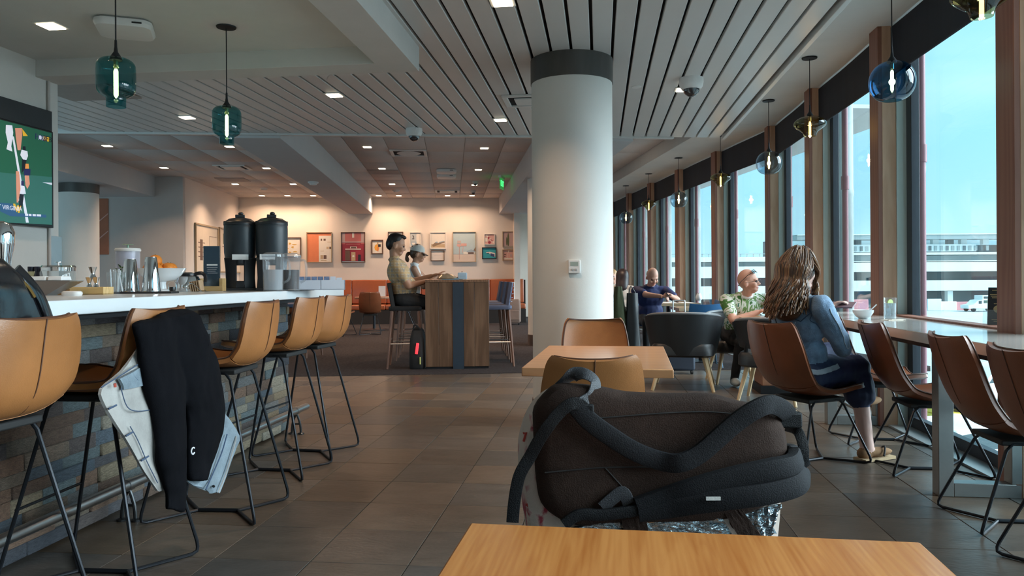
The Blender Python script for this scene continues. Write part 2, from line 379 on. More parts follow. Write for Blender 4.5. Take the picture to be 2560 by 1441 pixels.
# ---- window wall
brown_w=wood('cherry_brown_wood',(.20,.078,.05),(.25,.105,.068),.5,(6,6,.7),2,bump=.03)
tan_w=wood('maple_tan_wood',(.47,.27,.165),(.57,.35,.23),.55,(5,5,.9),4,bump=.05)
strip_m=M('pale_green_frame',(.52,.60,.56),.4,metal=.3,var=.03)
dark_fr=M('dark_frame',(.035,.04,.05),.45,metal=.3,var=.1)
pane_m=glass('window_glass',(.92,.985,.985),0,.9,1.5)
shade_m=M('navy_roller_shade',(.010,.013,.022),.8,var=.25,vs=4,stretch=(3,3,.3),bump=.05,bs=300)
def bay_posts(X,k0,ys,xa,fmat):
    for n,y in enumerate(ys):
        o=struct(MB().b2(xa+.03,xa+.13,y,y+.18,0,ZW+.02).build('trim_post_%d'%(k0+n),tan_w,rot=fmat,bevel=.003))
        MB().b2(xa,xa+.032,y+.002,y+.182,0,ZW+.01).build('face_board',brown_w,o,bevel=.003)
def bays(k0,ys,xa,fmat,ylast):
    for n,y in enumerate(ys):
        y0=y+.18; y1=(ys[n+1] if n+1<len(ys) else ylast)
        w=struct(MB().b2(xa+.20,xa+.26,y0-.02,y0+.045,.06,ZW).b2(xa+.20,xa+.26,y1-.10,y1+.02,.06,ZW).b2(xa+.2,xa+.26,y0,y1,.0,.09).b2(xa+.2,xa+.26,y0,y1,ZW-.08,ZW+.04).build('window_%d'%(k0+n),dark_fr,rot=fmat,bevel=.003))
        MB().b2(xa+.13,xa+.2,y0-.03,y0+.012,0,ZW).b2(xa+.13,xa+.2,y1-.012,y1+.02,0,ZW).build('frame_strip',strip_m,w,bevel=.002)
        MB().b2(xa+.225,xa+.235,y0+.03,y1-.08,.08,ZW-.06).build('pane',pane_m,w)
        MB().b2(xa+.06,xa+.20,y0-.02,y1+.02,0.0,.014).build('window_sill',M('floor_sill_metal',(.42,.44,.44),.35,metal=.5,var=.05),w)
        s=MB(); rows=[[(xa+.10+.004*math.sin(7*t+n),y0+.0+(y1-y0)*t,z) for t in [i/14 for i in range(15)]] for z in (ZW-.01,2.85,2.68)]
        s.sheet(rows,.003); s.tube([(xa+.10,y0,2.675),(xa+.10,y1,2.675)],.009,8)
        tag(s.build('roller_shade',shade_m,None,rot=fmat),'navy roller shade drawn down at the top of a tall window','window shade','roller shades along the window wall')
XA=2.12; PI1=1.91
yf=[-1.56+PI1*i for i in range(7)]      # .. 2.26 4.17 6.08 7.99 9.90
bay_posts(None,1,yf,XA,-TH); bays(1,yf[:6],XA,-TH,yf[6])
XBk=3.985; yb=[9.32+.0+PI1*i for i in range(7)]+[22.1]
bay_posts(None,8,yb[1:],XBk,PH); 
bays(7,[yb[0]]+yb[1:-1],XBk,PH,yb[-1])
# ================================================================ OUTSIDE
GZ=-4.5
apron=M('apron_concrete',(.42,.45,.45),.85,var=.15,vs=.08,bump=.0)
struct(MB().b2(2.9,400,-60,420,GZ-.3,GZ).build('ground_apron',apron))
conc=M('exterior_concrete',(.30,.34,.34),.8,var=.25,vs=3,stretch=(1,1,.3)); pipe_m=M('red_drain_pipe',(.20,.07,.09),.5,var=.1)
def outside(pt_col,pt_pipe):
    c=MB().lathe([(.125,GZ),(.125,2.05),(.13,2.06),(.13,2.12),(.125,2.13),(.125,3.4)],20).build('exterior_column',conc,None,loc=(pt_col.x,pt_col.y,0)); tag(c,'grey concrete column standing outside the windows','column','concrete columns outside the windows')
    t=thing('drain_pipe','dull red drain pipe running down outside the windows','pipe',(pt_pipe.x,pt_pipe.y,0),0,'red drain pipes outside the windows')
    MB().lathe([(.031,GZ),(.031,3.4)],12).build('pipe',pipe_m,t); MB().lathe([(.04,2.06),(.04,2.2)],12).build('coupling',pipe_m,t)
for y in yf[2:6]: outside(fr(2.74,y+1.02),fr(2.58,y+.37))
for y in yb[:-1]: outside(br(XBk+.62,y+1.02),br(XBk+.46,y+.37))
# ---- parking building across the apron
bw=M('building_white',(.80,.86,.86),.8,var=.05,vs=.3); bd=M('building_dark',(.10,.16,.18),.6,var=.2,vs=.2); bgm=M('building_grey',(.35,.42,.43),.8,var=.1,vs=.3)
BY=130.
def zb(v): return EYE-(v-695+6.5)*BY/FPX
def xb(u): return (u-1280)*BY/FPX
def facade(name,u0,u1,bands,label,cols):
    t=thing(name,label,'building',((xb(u0)+xb(u1))/2,BY,GZ)); cx=(xb(u0)+xb(u1))/2; w=(xb(u1)-xb(u0))
    MB().b2(-w/2,w/2,3,16,0,zb(min(b[1] for b in bands))-GZ-.4).build('inner_wall',bd,t)
    for nm,v0,v1,dp,m in bands:
        MB().b2(-w/2,w/2,dp,dp+3.2 if dp<2.5 else dp+.4,zb(v1)-GZ,zb(v0)-GZ).build(nm,m,t)
    for u in cols:
        x=xb(u)-cx; MB().b2(x-.45,x+.45,.3,1.2,0,zb(728)-GZ).build('pillar',bw,t)
    return t,cx
tb,cx=facade('parking_building',1985,3300,[('roof_slab',587,599,-1.5,bgm),('roof_edge',586,588,-1.7,bw),('upper_wall',599,612,2.6,M('hazy_glass',(.62,.80,.85),.4,var=.1,vs=.4)),('deck_beam',631,637,-.3,bw),('recess_wall',638,653,1.6,bgm),('ledge',652,654,-.4,bw),('parapet',656,679,-.6,bw),('parapet',701,727,-.6,bw)],'long white multi-level parking building across the apron',[2378,2560,2700])
for i in range(26):
    u=2110+i*14.3; x=xb(u)-cx
    MB().b2(x-.22,x+.22,-.2,-.05,zb(627)-GZ,zb(615)-GZ).build('rail_post',bgm if i%3 else bd,tb)
MB().b2(xb(2080)-cx,xb(2440)-cx,-.05,.1,zb(629)-GZ,zb(611)-GZ).build('deck_rail',bw,tb)
for u in (2150,2344,2382,2415,2470): 
    x=xb(u)-cx; MB().b2(x-.5,x+.5,.5,1.4,zb(612)-GZ,zb(599)-GZ).build('pillar',bd if u in(2382,2150) else bw,tb)
tb2,cx2=facade('parking_ramp_building',1000,1984,[('deck_edge',640,652,-.4,bw),('recess_wall',653,664,1.6,bgm),('parapet',664,692,-.6,bw),('parapet',713,745,-.6,bw)],'low white parking ramp with open decks beyond the apron',[1250,1500,1705,1860])
for i in range(30):
    x=xb(1500+i*16)-cx2; MB().b2(x-.06,x+.06,0,.12,zb(640)-GZ,zb(632)-GZ).build('rail_post',bgm,tb2)
MB().b2(xb(1500)-cx2,xb(1984)-cx2,0,.1,zb(633)-GZ,zb(631.5)-GZ).build('deck_rail',bgm,tb2)
# barriers
pink=M('pink_barrier',(.72,.30,.32),.7,var=.05); bwh=M('white_barrier',(.85,.9,.9),.7,var=.03)
for i,(u0,u1,v0,v1,m,nm) in enumerate([(2318,2352,748,777,bwh,'white'),(2353,2392,755,777,bwh,'white'),(2393,2440,756,777,pink,'pink'),(2090,2175,750,778,pink,'pink'),(2060,2089,752,778,bwh,'white')]):
    a=pz(u0,v1,GZ); h=(v1-v0)*122/FPX; w=(u1-u0)*122/FPX
    tag(MB().box((0,0,h/2),(w,.3,h),taper=1.02).build('barrier_panel',m,None,loc=((xb(u0)+xb(u1))/2*122/130,122+.25*i,GZ),bevel=.05),'%s construction barrier panel standing before the parking building'%nm,'barrier','%s barrier panels'%nm)
# lamp pole on the apron
t=thing('apron_light_pole','thin white light mast with a square lamp head on the apron','light pole',(xb(1842)*100/130,100,GZ)); z1=EYE-(705-695)*100/FPX-GZ
MB().tube([(0,0,0),(0,0,z1-2),(1.2,0,z1)],.09,8).build('pole',bw,t); MB().box((1.4,0,z1+.5),(1.2,.3,1.2)).build('lamp_head',bw,t)
# vehicles
carw=M('vehicle_white',(.82,.86,.86),.35,coat=.5,var=.02); carg=M('vehicle_glass',(.05,.08,.09),.1,var=.05); tyre=M('tyre_rubber',(.02,.02,.02),.8,var=.1)
def vehicle(name,label,loc,rz,prof,win,L,Wd,wheels,wr=.36):
    t=thing(name,label,'vehicle',loc,rz)
    b=MB(); n=len(prof); r0=[(x,-Wd/2,z) for x,z in prof]; r1=[(x,Wd/2,z) for x,z in prof]; ra=[(x,-Wd/2+.08,z+.0) for x,z in prof]
    b.loft([r0,r1]); b.build('body',carw,t,bevel=.06,seg=2)
    for q in win:
        for s_ in (-1,1):
            y=s_*(Wd/2+.005); MB().add([(x,y,z) for x,z in q]+[(x,y-s_*.02,z) for x,z in q],[tuple(range(len(q))),tuple(range(2*len(q)-1,len(q)-1,-1))]+[(i,(i+1)%len(q),len(q)+(i+1)%len(q),len(q)+i) for i in range(len(q))]).build('window',carg,t,smooth=False)
    for x in wheels:
        for s_ in (-1,1): MB().lathe([(wr*.55,-.1),(wr,-.09),(wr,.09),(wr*.55,.1)],18,X=Tm(x,s_*(Wd/2-.1),wr,rx=R(90))).build('wheel',tyre,t)
    return t
vp=[(-2.6,.45),(2.6,.45),(2.65,1.0),(1.7,1.15),(1.1,1.75),(.4,1.85),(.4,2.5),(-2.6,2.5)]
p=pz(2452,779,GZ); vehicle('service_truck','white service truck with a boxy crew canopy driving on the apron',p,R(182),vp,[[(1.0,1.2),(1.0,1.65),(.5,1.7),(.5,1.2)],[(.2,1.3),(.2,1.75),(-1.0,1.75),(-1.0,1.3)],[(.2,2.0),(.2,2.35),(-1.0,2.35),(-1.0,2.0)],[(-1.2,2.0),(-1.2,2.35),(-2.4,2.35),(-2.4,2.0)],[(-1.2,1.3),(-1.2,1.75),(-2.4,1.75),(-2.4,1.3)]],5,2,(-1.7,1.75))
sp=[(-2.2,.4),(2.3,.4),(2.35,.95),(1.3,1.1),(.6,1.68),(-1.8,1.72),(-2.25,1.1)]
sw=[[(1.1,1.1),(.6,1.55),(.05,1.58),(.05,1.1)],[(-.05,1.1),(-.05,1.58),(-1.0,1.6),(-1.0,1.1)],[(-1.1,1.1),(-1.1,1.6),(-1.7,1.58),(-2.0,1.12)]]
p=pz(2462,1012,GZ); vehicle('parked_car','white hatchback parked on the apron below the counter',p,R(205),sp,sw,4.5,1.8,(-1.4,1.45))
p=pz(2425,1205,GZ); vehicle('parked_car','white car with wide side windows parked close under the building',p,R(25),sp,sw,4.5,1.8,(-1.4,1.45))
p=pz(2290,1000,GZ)+Vector((-3.2,4,0)); vehicle('parked_car','white car parked beyond the red drain pipe on the apron',p,R(100),sp,sw,4.5,1.8,(-1.4,1.45))
# low yellow baggage tug
t=thing('baggage_tug','small yellow and white baggage tug parked on the apron','vehicle',pz(2385,1080,GZ),R(10)); ym=M('tug_yellow',(.62,.45,.05),.5,var=.05)
MB().b2(-1.3,1.3,-.7,.7,.3,.8).b2(-1.3,-.5,-.6,.6,.8,1.3).build('body',ym,t,bevel=.05); MB().b2(-.3,.3,-.55,.55,.8,.95).build('seat',tyre,t,bevel=.03)
for x in(-.9,.9):
    for s_ in(-1,1): MB().lathe([(.15,-.1),(.3,-.09),(.3,.09),(.15,.1)],16,X=Tm(x,s_*.65,.3,rx=R(90))).build('wheel',tyre,t)
# ================================================================ CEILING FIXTURES AND LAMPS
for o in bpy.data.meshes:
    if o.name.startswith('tile'): o.set_sharp_from_angle(angle=R(25))
lens_m=M('downlight_lens',(1,.9,.75),.5,emit=9,ecol=(1,.86,.62)); trim_w=M('white_trim',(.7,.68,.65),.5,var=.02)
tl=MB().b2(-.078,.078,-.078,.078,-.006,0).mesh('trim'); tl.materials.append(trim_w)
ll=MB().b2(-.06,.06,-.06,.06,-.012,-.004).mesh('lens'); ll.materials.append(lens_m)
def downlight(p,rz,label,group,power,col=(1,.68,.46),spread=120):
    t=thing('recessed_downlight',label,'ceiling light',p,rz,group); part(tl,'trim',trim_w,t); part(ll,'lens',lens_m,t)
    l=bpy.data.lights.new('lamp','AREA'); l.shape='SQUARE'; l.size=.115; l.energy=power; l.color=col; l.spread=R(spread)
    o=bpy.data.objects.new('lamp',l); COL.objects.link(o); o.parent=t; o.location=(0,0,-.016)
for u,v in [(1256,4),(836,237),(468,293),(1251,299),(1708,223)]:
    downlight(pz(u,v,ZS),-TH,'square recessed downlight set between the white ceiling slats','ceiling light','x') if 0 else downlight(pz(u,v,ZS),-TH,'square recessed downlight set between the white ceiling slats','downlights in the slatted ceiling',16)
downlight(pz(128,63,2.83),-TH,'square recessed downlight in the soffit over the bar','downlights over the bar',6)
downlight(fr(-2.6,2.6,2.83),-TH,'square recessed downlight in the soffit over the bar','downlights over the bar',6)
for u,v in [(918,367),(1211,370),(955,421),(1196,424),(980,460),(1186,462),(1533,370)]:
    downlight(pz(u,v,ZC-.007),PH,'square recessed downlight in the tiled rear ceiling between the beams','downlights in the rear ceiling',26)
for u,v in [(268,364),(574,366),(410,419),(666,420),(588,460),(733,460)]:
    downlight(pz(u,v,ZC-.007),PH,'square recessed downlight in the rear ceiling left of the dropped beam','downlights in the rear ceiling left bay',26)
for u,v in [(655,489),(719,489),(783,489),(947,489),(997,489),(1119,489),(1180,489)]:
    downlight(pz(u,v,ZC-.007),PH,'square recessed downlight close to the picture wall','downlights along the picture wall',17,spread=150)
plast=M('white_plastic',(.72,.70,.68),.45,var=.02); blackp=M('black_plastic',(.012,.012,.014),.3,var=.1); blackmatte=M('matte_black_metal',(.018,.019,.022),.45,metal=.4,var=.1)
dome_m=M('smoked_dome',(.03,.03,.035),.08,coat=1,var=.02)
def domecam(p,s,label,z):
    t=thing('dome_camera',label,'camera',(p.x,p.y,z)); 
    MB().lathe([(.09*s,0),(.092*s,-.03*s),(.085*s,-.065*s),(.07*s,-.085*s)],24).build('housing',plast,t)
    prof=[(.062*s*math.cos(a),-.08*s-.06*s*math.sin(a)) for a in [i*math.pi/2/7 for i in range(7)]]+[(.004,-.14*s)]
    MB().lathe(prof,24).build('lens_dome',dome_m,t)
domecam(pz(1035,322,ZS),1.05,'white dome security camera with smoked lens beside the slat ceiling edge',ZS)
domecam(pz(1728,196,ZS),1.15,'white dome security camera among the slats on the window side',ZS)
domecam(pz(1188,453,ZC),.7,'small dome camera in the rear ceiling nearer the beam end',ZC)
domecam(pz(1183,476,ZC),.7,'small dome camera in the rear ceiling close to the picture wall',ZC)
def rpoly(w,d,r,n=5):
    out=[]
    for cx,cy,a0 in ((w-r,d-r,0),(-w+r,d-r,90),(-w+r,-d+r,180),(w-r,-d+r,270)):
        for i in range(n+1): a=R(a0+90*i/n); out.append((cx+r*math.cos(a),cy+r*math.sin(a)))
    return out
def access_point(p,s,label,rz):
    t=thing('wireless_access_point',label,'wifi device',p,rz); rings=[]
    for k,z in ((.86,0),(.98,-.012),(1,-.03),(.93,-.05),(.7,-.058)): rings.append([(x*k,y*k,z*s*1.0) for x,y in rpoly(.15*s,.15*s,.06*s)])
    MB().loft(rings).build('body',plast,t); MB().b2(.05*s,.10*s,-.153*s,-.149*s,-.036*s,-.028*s).build('logo_plate',blackp,t)
access_point(pz(313,60,2.83),1.15,'white square wireless access point on the soffit above the bar',R(20))
for i,v in enumerate((424,437)): access_point(pz(1116,v,ZC),1.3,('white wireless access point on the rear ceiling, one of two, nearer the slats','white wireless access point on the rear ceiling, one of two, nearer the pictures')[i],PH) 
def detector(p,label):
    t=thing('smoke_detector',label,'smoke detector',p); MB().lathe([(.09,0),(.09,-.02),(.075,-.035)],20).build('base',plast,t); MB().lathe([(.06,-.03),(.06,-.05),(.04,-.06)],20).build('sensor',plast,t)
detector(pz(783,455,ZB),'round white smoke detector under the dropped beam'); detector(pz(660,470,ZC),'round white smoke detector on the rear ceiling tiles left of the beam'); detector(pz(990,475,ZC),'round white smoke detector on the ceiling near the picture wall')
tag(MB().lathe([(.045,0),(.045,-.006),(.03,-.01)],20).build('ceiling_cap',plast,None,loc=pz(1591,217,ZS)),'small white round cap on a slat near the column','ceiling cap')
# diffusers
def diffuser(p,w,d,rz,label,m=trim_w,dish=False,hole=black_gap):
    t=thing('air_diffuser',label,'air vent',p,rz)
    f=MB()
    for a,b,c,e in ((-w,w,-d,-d+.05),(-w,w,d-.05,d),(-w,-w+.05,-d+.05,d-.05),(w-.05,w,-d+.05,d-.05)): f.b2(a,b,c,e,-.02,0)
    f.build('frame',m,t,bevel=.004); MB().b2(-w+.05,w-.05,-d+.05,d-.05,-.004,.0).build('throat',hole,t)
    if dish: MB().lathe([(.02,-.05),(.16,-.03),(.2,-.012)],24).build('dish',m,t)
    else: MB().b2(-w+.11,w-.11,-d+.11,d-.11,-.024,-.008).build('plate',m,t,bevel=.004)
diffuser(pz(1322,250,ZS),.24,.24,-TH,'square white air diffuser in the slats beside the column')
diffuser(pz(1022,382,ZC-.006),.3,.3,PH,'square rear ceiling diffuser with a round centre dish',dish=True)
diffuser(pz(1118,478,ZC-.006),.29,.29,PH,'square white air diffuser on the rear ceiling before the picture wall')
diffuser(pz(582,418,ZC-.006),.29,.29,PH,'square air diffuser in the rear ceiling above the coffee urns')
greyp=M('grey_vent',(.33,.29,.28),.7,var=.05)
for u,v,l in ((960,430,'flat grey return panel in the rear ceiling right of the beam'),(582,449,'flat grey return panel in the rear ceiling left of the beam')):
    tag(MB().b2(-.3,.3,-.28,.28,-.012,0).build('return_grille',greyp,None,loc=pz(u,v,ZC-.006),rot=PH,bevel=.003),l,'air vent')
tag(MB().b2(-.35,.35,-.3,.3,-.012,0).build('return_grille',M('warm_grey_vent',(.36,.30,.26),.7,var=.05),None,loc=pz(215,228,ZS-.003),rot=-TH),'flat brown-grey panel in the slatted ceiling behind the bar wall','air vent')
# exit sign
t=thing('exit_sign','green glowing exit sign hanging from the rear ceiling by the beam','exit sign',pz(1254,441,ZC),R(80))
MB().b2(-.2,.2,-.03,.03,-.05,0).build('bracket',plast,t); MB().b2(-.17,.17,-.012,.012,-.27,-.05).build('panel',M('exit_panel',(.06,.3,.1),.3,emit=.25,ecol=(.05,.8,.15)),t)
xg_m=M('exit_letter_green',(.1,1,.3),.4,emit=3,ecol=(.06,1,.2))
text('lettering','EXIT',.17,xg_m,t,(0,-.014,-.16),(R(90),0,0)); text('lettering','EXIT',.17,xg_m,t,(0,.014,-.16),(R(90),0,R(180)))
# ---- pendants
cord_m=M('black_cord',(.012,.012,.014),.6,var=.1); bulb_m=M('filament_glow',(1,.7,.3),.4,emit=14,ecol=(1,.62,.22)); brass=M('socket_brass',(.5,.4,.22),.3,metal=1,var=.05)
def pendant(name,p_top,zc,prof,gm,label,group,capr,blen=.075,bw=.011,lw=5):
    t=thing(name,label,'pendant lamp',p_top,0,group); h=p_top[2]
    MB().lathe([(.004,-.012),(.062,-.008),(.065,0)],24).build('canopy',blackmatte,t)
    ztop=zc-h+prof[-1][1]
    MB().tube([(0,0,-.008),(0,0,ztop+.05)],.0035,6).build('cord',cord_m,t)
    MB().lathe([(capr,ztop-.012),(capr*.9,ztop+.004),(capr*.35,ztop+.03),(.007,ztop+.055),(.006,ztop+.09)],20).build('cap',blackmatte,t)
    pr=[(q.x,q.z+zc-h) for q in cat([(r,0,z) for r,z in prof],4)]; MB().lathe(pr,36,cap=False).build('glass_shade',gm,t)
    MB().lathe([(.012,ztop-.05),(.012,ztop-.01)],12).build('socket',brass,t)
    zb_=ztop-.055; b=MB().lathe([(.003,zb_-2*blen),(bw,zb_-2*blen+.015),(bw,zb_-.012),(.006,zb_)],12); b.build('bulb',bulb_m,t)
    l=bpy.data.lights.new('lamp','POINT'); l.energy=lw; l.color=(1,.62,.3); l.shadow_soft_size=.02; o=bpy.data.objects.new('lamp',l); COL.objects.link(o); o.parent=t; o.location=(0,0,zb_-blen)
jar=[(.046,-.128),(.047,-.085),(.055,-.077),(.078,-.062),(.09,-.04),(.093,0),(.092,.07),(.088,.092),(.07,.112),(.035,.122)]
teal=glass('teal_glass',(.21,.55,.58),.02,1,1.5)
q2=pz(563,67,2.83); s=q2.y
p2=pd(567,310,q2.y); pendant('jar_pendant_lamp',Vector((p2.x,p2.y,2.83)),pd(567,312,q2.y).z,jar,teal,'teal glass jar pendant lamp hanging over the bar beyond the black urns','teal pendants over the bar',.03)
p1=pd(290,205,3.86); pendant('jar_pendant_lamp',Vector((p1.x,p1.y,2.83)),p1.z,jar,teal,'teal glass jar pendant lamp hanging over the bar near the television','teal pendants over the bar',.03)
globe=[(.055,-.118),(.08,-.108),(.105,-.088),(.128,-.05),(.136,0),(.128,.048),(.105,.088),(.07,.116),(.03,.13)]
squat=[(.05,-.098),(.054,-.082),(.066,-.06),(.1,-.035),(.128,-.012),(.135,.01),(.125,.036),(.09,.06),(.05,.074),(.025,.085)]
amber=glass('olive_amber_glass',(.52,.46,.26),.02,1,1.5); smoke=glass('smoke_blue_glass',(.52,.60,.66),.02,1,1.5); blue=glass('cobalt_glass',(.16,.42,.66),.02,1,1.5)
xfp=1.83
def pf(u): # point in the front pendant row
    a=(u-1280)/FPX; y=(xfp*ct+a*xfp*st)/(a*ct-st); return fr(xfp,y)
def pb(u):
    a=(u-1280)/FPX; x=3.62; y=(x*cp_-a*x*sp_)/(sp_+a*cp_); return br(x,y)
for u,v,k,gm,pr,l in [(2458,-8,pf,amber,squat,'amber glass squat pendant lamp hanging before the nearest window post'),(2233,205,pf,blue,globe,'blue glass globe pendant lamp hanging by the window above the counter'),(2027,313,pf,amber,squat,'olive glass squat pendant lamp hanging above the seated woman in denim'),(1924,408,pf,smoke,globe,'smoky glass globe pendant lamp beside the olive squat one'),
    (1803,447,pb,amber,squat,'amber glass squat pendant lamp hanging at the corner of the slatted ceiling'),(1698,500,pb,smoke,globe,'smoky glass globe pendant lamp above the man in navy shirt'),(1623,511,pb,amber,squat,'small-looking amber squat pendant lamp between two smoky globes'),(1566,545,pb,smoke,globe,'smoky glass globe pendant lamp next to the white column edge')]:
    p=k(u); z=pd(u,v,p.y).z; pendant('globe_pendant_lamp' if pr is globe else 'squat_pendant_lamp',Vector((p.x,p.y,ZW)),z,pr,gm,l,'window pendants',.03,.07,.01,4)
# thermostat on the front column
a=math.atan2(-COL1.y,-COL1.x)+R(2); p=COL1+Vector((math.cos(a)*.322,math.sin(a)*.322,0)); zt=pd(1435,667,p.y).z
t=thing('thermostat','small white thermostat with a display on the white column','thermostat',(p.x,p.y,zt),a+R(90))
MB().b2(-.045,.045,-.022,.01,-.05,.05).build('case',plast,t,bevel=.004); MB().b2(-.03,.03,-.024,-.02,.005,.035).build('display',M('lcd_grey',(.32,.38,.34),.3,var=.05),t)
for i in range(2): MB().b2(-.02+.024*i,-.004+.024*i,-.026,-.02,-.03,-.015).build('button',M('button_grey',(.4,.4,.4),.5,var=.03),t)
# ================================================================ TELEVISION
xt=-4.19
def tvl(u,v,x=xt): q=pxf(u,v,x); return ifr(q)[1], q.z
yR=tvl(135,420)[0]; zt1=tvl(130,333)[1]; zb1=tvl(133,567)[1]; TW=(zt1-zb1)*1.78; yL=yR-TW; zTop=tvl(134,279)[1]
tv=thing('television','wall television showing an american football broadcast','television',fr(-4.245,(yL+yR)/2,0),-TH); yc=(yL+yR)/2
MB().b2(0,.05,yL-yc,yR-yc,zb1-.01,zt1+.012).build('casing',blackp,tv,bevel=.004)
tag(MB().b2(0,.045,yL-yc,yR-yc,zt1+.014,zTop).build('valance_box',M('charcoal_panel',(.022,.026,.03),.55,var=.1),None,loc=fr(-4.248,yc,0),rot=-TH,bevel=.003),'plain charcoal box mounted above the television','panel')
def em(n,c,e=.5): return M(n,c,.3,emit=e,ecol=c)
TVG=em('screen_grass_dark',(.015,.11,.06)); TVG2=em('screen_grass_reflection',(.035,.15,.125)); TVW=em('screen_white',(.75,.78,.9)); TVO=em('screen_orange',(.85,.32,.08)); TVN=em('screen_navy',(.02,.02,.10)); TVS=em('screen_skin',(.7,.3,.2)); TVY=em('screen_yellow',(.8,.45,.03)); TVB=em('screen_banner',(.03,.10,.22)); TVK=em('screen_black',(.01,.012,.02))
def tvpoly(name,pts,m,lift,parent=tv):
    P=[(.0515+lift,tvl(u,v)[0]-yc,tvl(u,v)[1]) for u,v in pts]
    a=sum(P[i][1]*P[(i+1)%len(P)][2]-P[(i+1)%len(P)][1]*P[i][2] for i in range(len(P)))
    if a<0: P=P[::-1]
    return MB().add(P,[tuple(range(len(P)))]).build(name,m,parent,smooth=False)
scr=MB().b2(.0505,.0515,yL-yc+.02,yR-yc-.02,zb1+.012,zt1).build('screen',TVG,tv)
tvpoly('picture',[(-1,431),(131,443),(131,562),(-1,556)],TVG2,.0003)  # window reflection on the lower screen, painted as a lighter green
tvpoly('picture',[(-200,400),(0,431),(0,556),(-200,545)],TVG2,.0003)
tvpoly('yard_line',[(31,340),(36,342),(73,557),(66,557)],TVW,.0005)
tvpoly('pennant',[(107,456),(131,457),(131,463)],TVW,.0005)
def zz(pts,ox=0,oy=0,s=.2428): return [(ox+x*s,230+oy+y*s) for x,y in pts]
for nm,pts,m in [('player',[(65,340),(130,345),(140,420),(120,560),(132,615),(70,590),(85,520),(62,420)],TVW),('player',[(158,372),(230,372),(232,445),(215,600),(185,600),(165,460)],TVS),('player',[(158,372),(230,372),(236,450),(200,470),(160,450)],TVK),('pennant',[(232,380),(290,455),(240,455)],TVY),
    ('referee',[(225,595),(285,610),(292,660),(275,700),(240,695),(212,650)],TVW),('referee',[(238,560),(266,560),(270,600),(240,600)],TVK),('referee',[(232,690),(278,700),(262,790),(225,840)],TVK),
    ('player',[(262,740),(298,740),(302,790),(262,790)],TVO),('player',[(248,790),(318,795),(315,860),(250,860)],TVN),('player',[(258,860),(302,862),(310,950),(285,1000),(265,960)],TVS),('player',[(258,870),(302,870),(300,925),(262,925)],TVW),
    ('player',[(168,815),(200,818),(205,870),(215,1000),(190,1140),(175,1140),(170,960)],TVS),('player',[(168,815),(200,818),(198,850),(168,850)],TVO),('player',[(172,960),(200,960),(200,1120),(180,1120)],TVW),
    ('referee',[(200,960),(255,970),(270,1050),(200,1050)],TVW),('referee',[(200,1050),(252,1055),(230,1210),(200,1180)],TVK),('referee',[(222,915),(250,915),(250,965),(222,965)],TVN),
    ('banner',[(5,1140),(130,1150),(180,1250),(480,1265),(480,1295),(110,1280),(5,1230)],TVB),
    ('team_mark',[(138,1150),(160,1152),(172,1195),(182,1165),(196,1168),(205,1196),(212,1172),(222,1175),(205,1245),(190,1246),(184,1222),(172,1246),(158,1240)],TVY),
    ('logo_box',[(398,443),(450,456),(450,500),(398,488)],TVW),('logo_box',[(453,458),(516,470),(516,514),(453,502)],TVY)]:
    tvpoly(nm,zz(pts),m,.0008+.0002*(len(pts)%4))
def tvtext(s,u,v,size,m):
    y,z=tvl(u,v); text('lettering',s,size,m,tv,(.0535,y-yc,z),(R(90),0,R(90)))
tvtext('FOX',103,345,.062,TVN); tvtext('CFB',117.5,348,.062,TVK)
tvtext('WEST VIRGINIA',14,519,.045,TVW)
for a_,b_ in ((63,71),(73,79),(82,90),(92,103)): tvpoly('banner_print',[(a_,534.5+.05*(a_-63)),(b_,535+.05*(a_-63)),(b_,540+.05*(a_-63)),(a_,539.5+.05*(a_-63))],TVW,.0022)
# ================================================================ BAR
XF0,XS0,BYE=-2.38,-1.93,5.60
stone_m=M('ledger_stone',(.1,.1,.1),.75,rand=[(.10,.10,.11),(.19,.15,.115),(.10,.13,.16),(.15,.10,.075),(.27,.22,.15),(.06,.066,.08),(.14,.18,.19),(.21,.13,.09),(.115,.095,.09),(.32,.29,.23),(.17,.175,.175)],var=.45,vs=9,bump=.9,bs=22)
bar=thing('slate_bar','bar front clad in stacked multicolour slate ledger stone','bar',fr((XF0-2.95)/2,3.2,0),-TH); bx=(XF0-2.95)/2
MB().b2(-2.95-bx,XF0-bx-.012,-5.2,BYE-.04-3.2,0,.998).build('core',M('dark_mortar',(.02,.02,.022),.9,var=.1),bar)
sme=bevbox('stone',(1,1,1),.03,1); sme.materials.append(stone_m)
rnd=random.Random(3); hz=[]; z=.012; 
while z<.985:
    h=rnd.choice((.052,.058,.064,.07)); h=min(h,.999-z); hz.append((z,h)); z+=h
ns=0
for z,h in hz:
    y=2.02+rnd.uniform(0,.12)
    while y<BYE-.045:
        w=rnd.uniform(.13,.31); w=min(w,BYE-.03-y)
        d=.03+rnd.uniform(0,.016)
        part(sme,'stone',stone_m,bar,(XF0-bx-.012+d/2-.004,y+w/2-3.2,z+h/2),(0,rnd.uniform(-.02,.02),0),(d,w-.002,h-.0015)); y+=w; ns+=1
print('stones',ns)
quartz=M('white_quartz',(.70,.73,.75),.22,var=.10,vs=2.2,detail=8,spec=.5,stretch=(1,.4,1))
wt=thing('bar_worktop','long white quartz bar top with a thick straight edge','worktop',fr(-2.4,3.2,0),-TH)
MB().b2(-2.88+2.4,XS0+2.4,-5.2,BYE-3.2,1.022,1.078).build('slab',quartz,wt,bevel=.004)
MB().b2(-2.86+2.4,XS0+2.4-.03,-5.2,BYE-3.2-.02,1.0,1.022).build('underside_trim',blackmatte,wt)
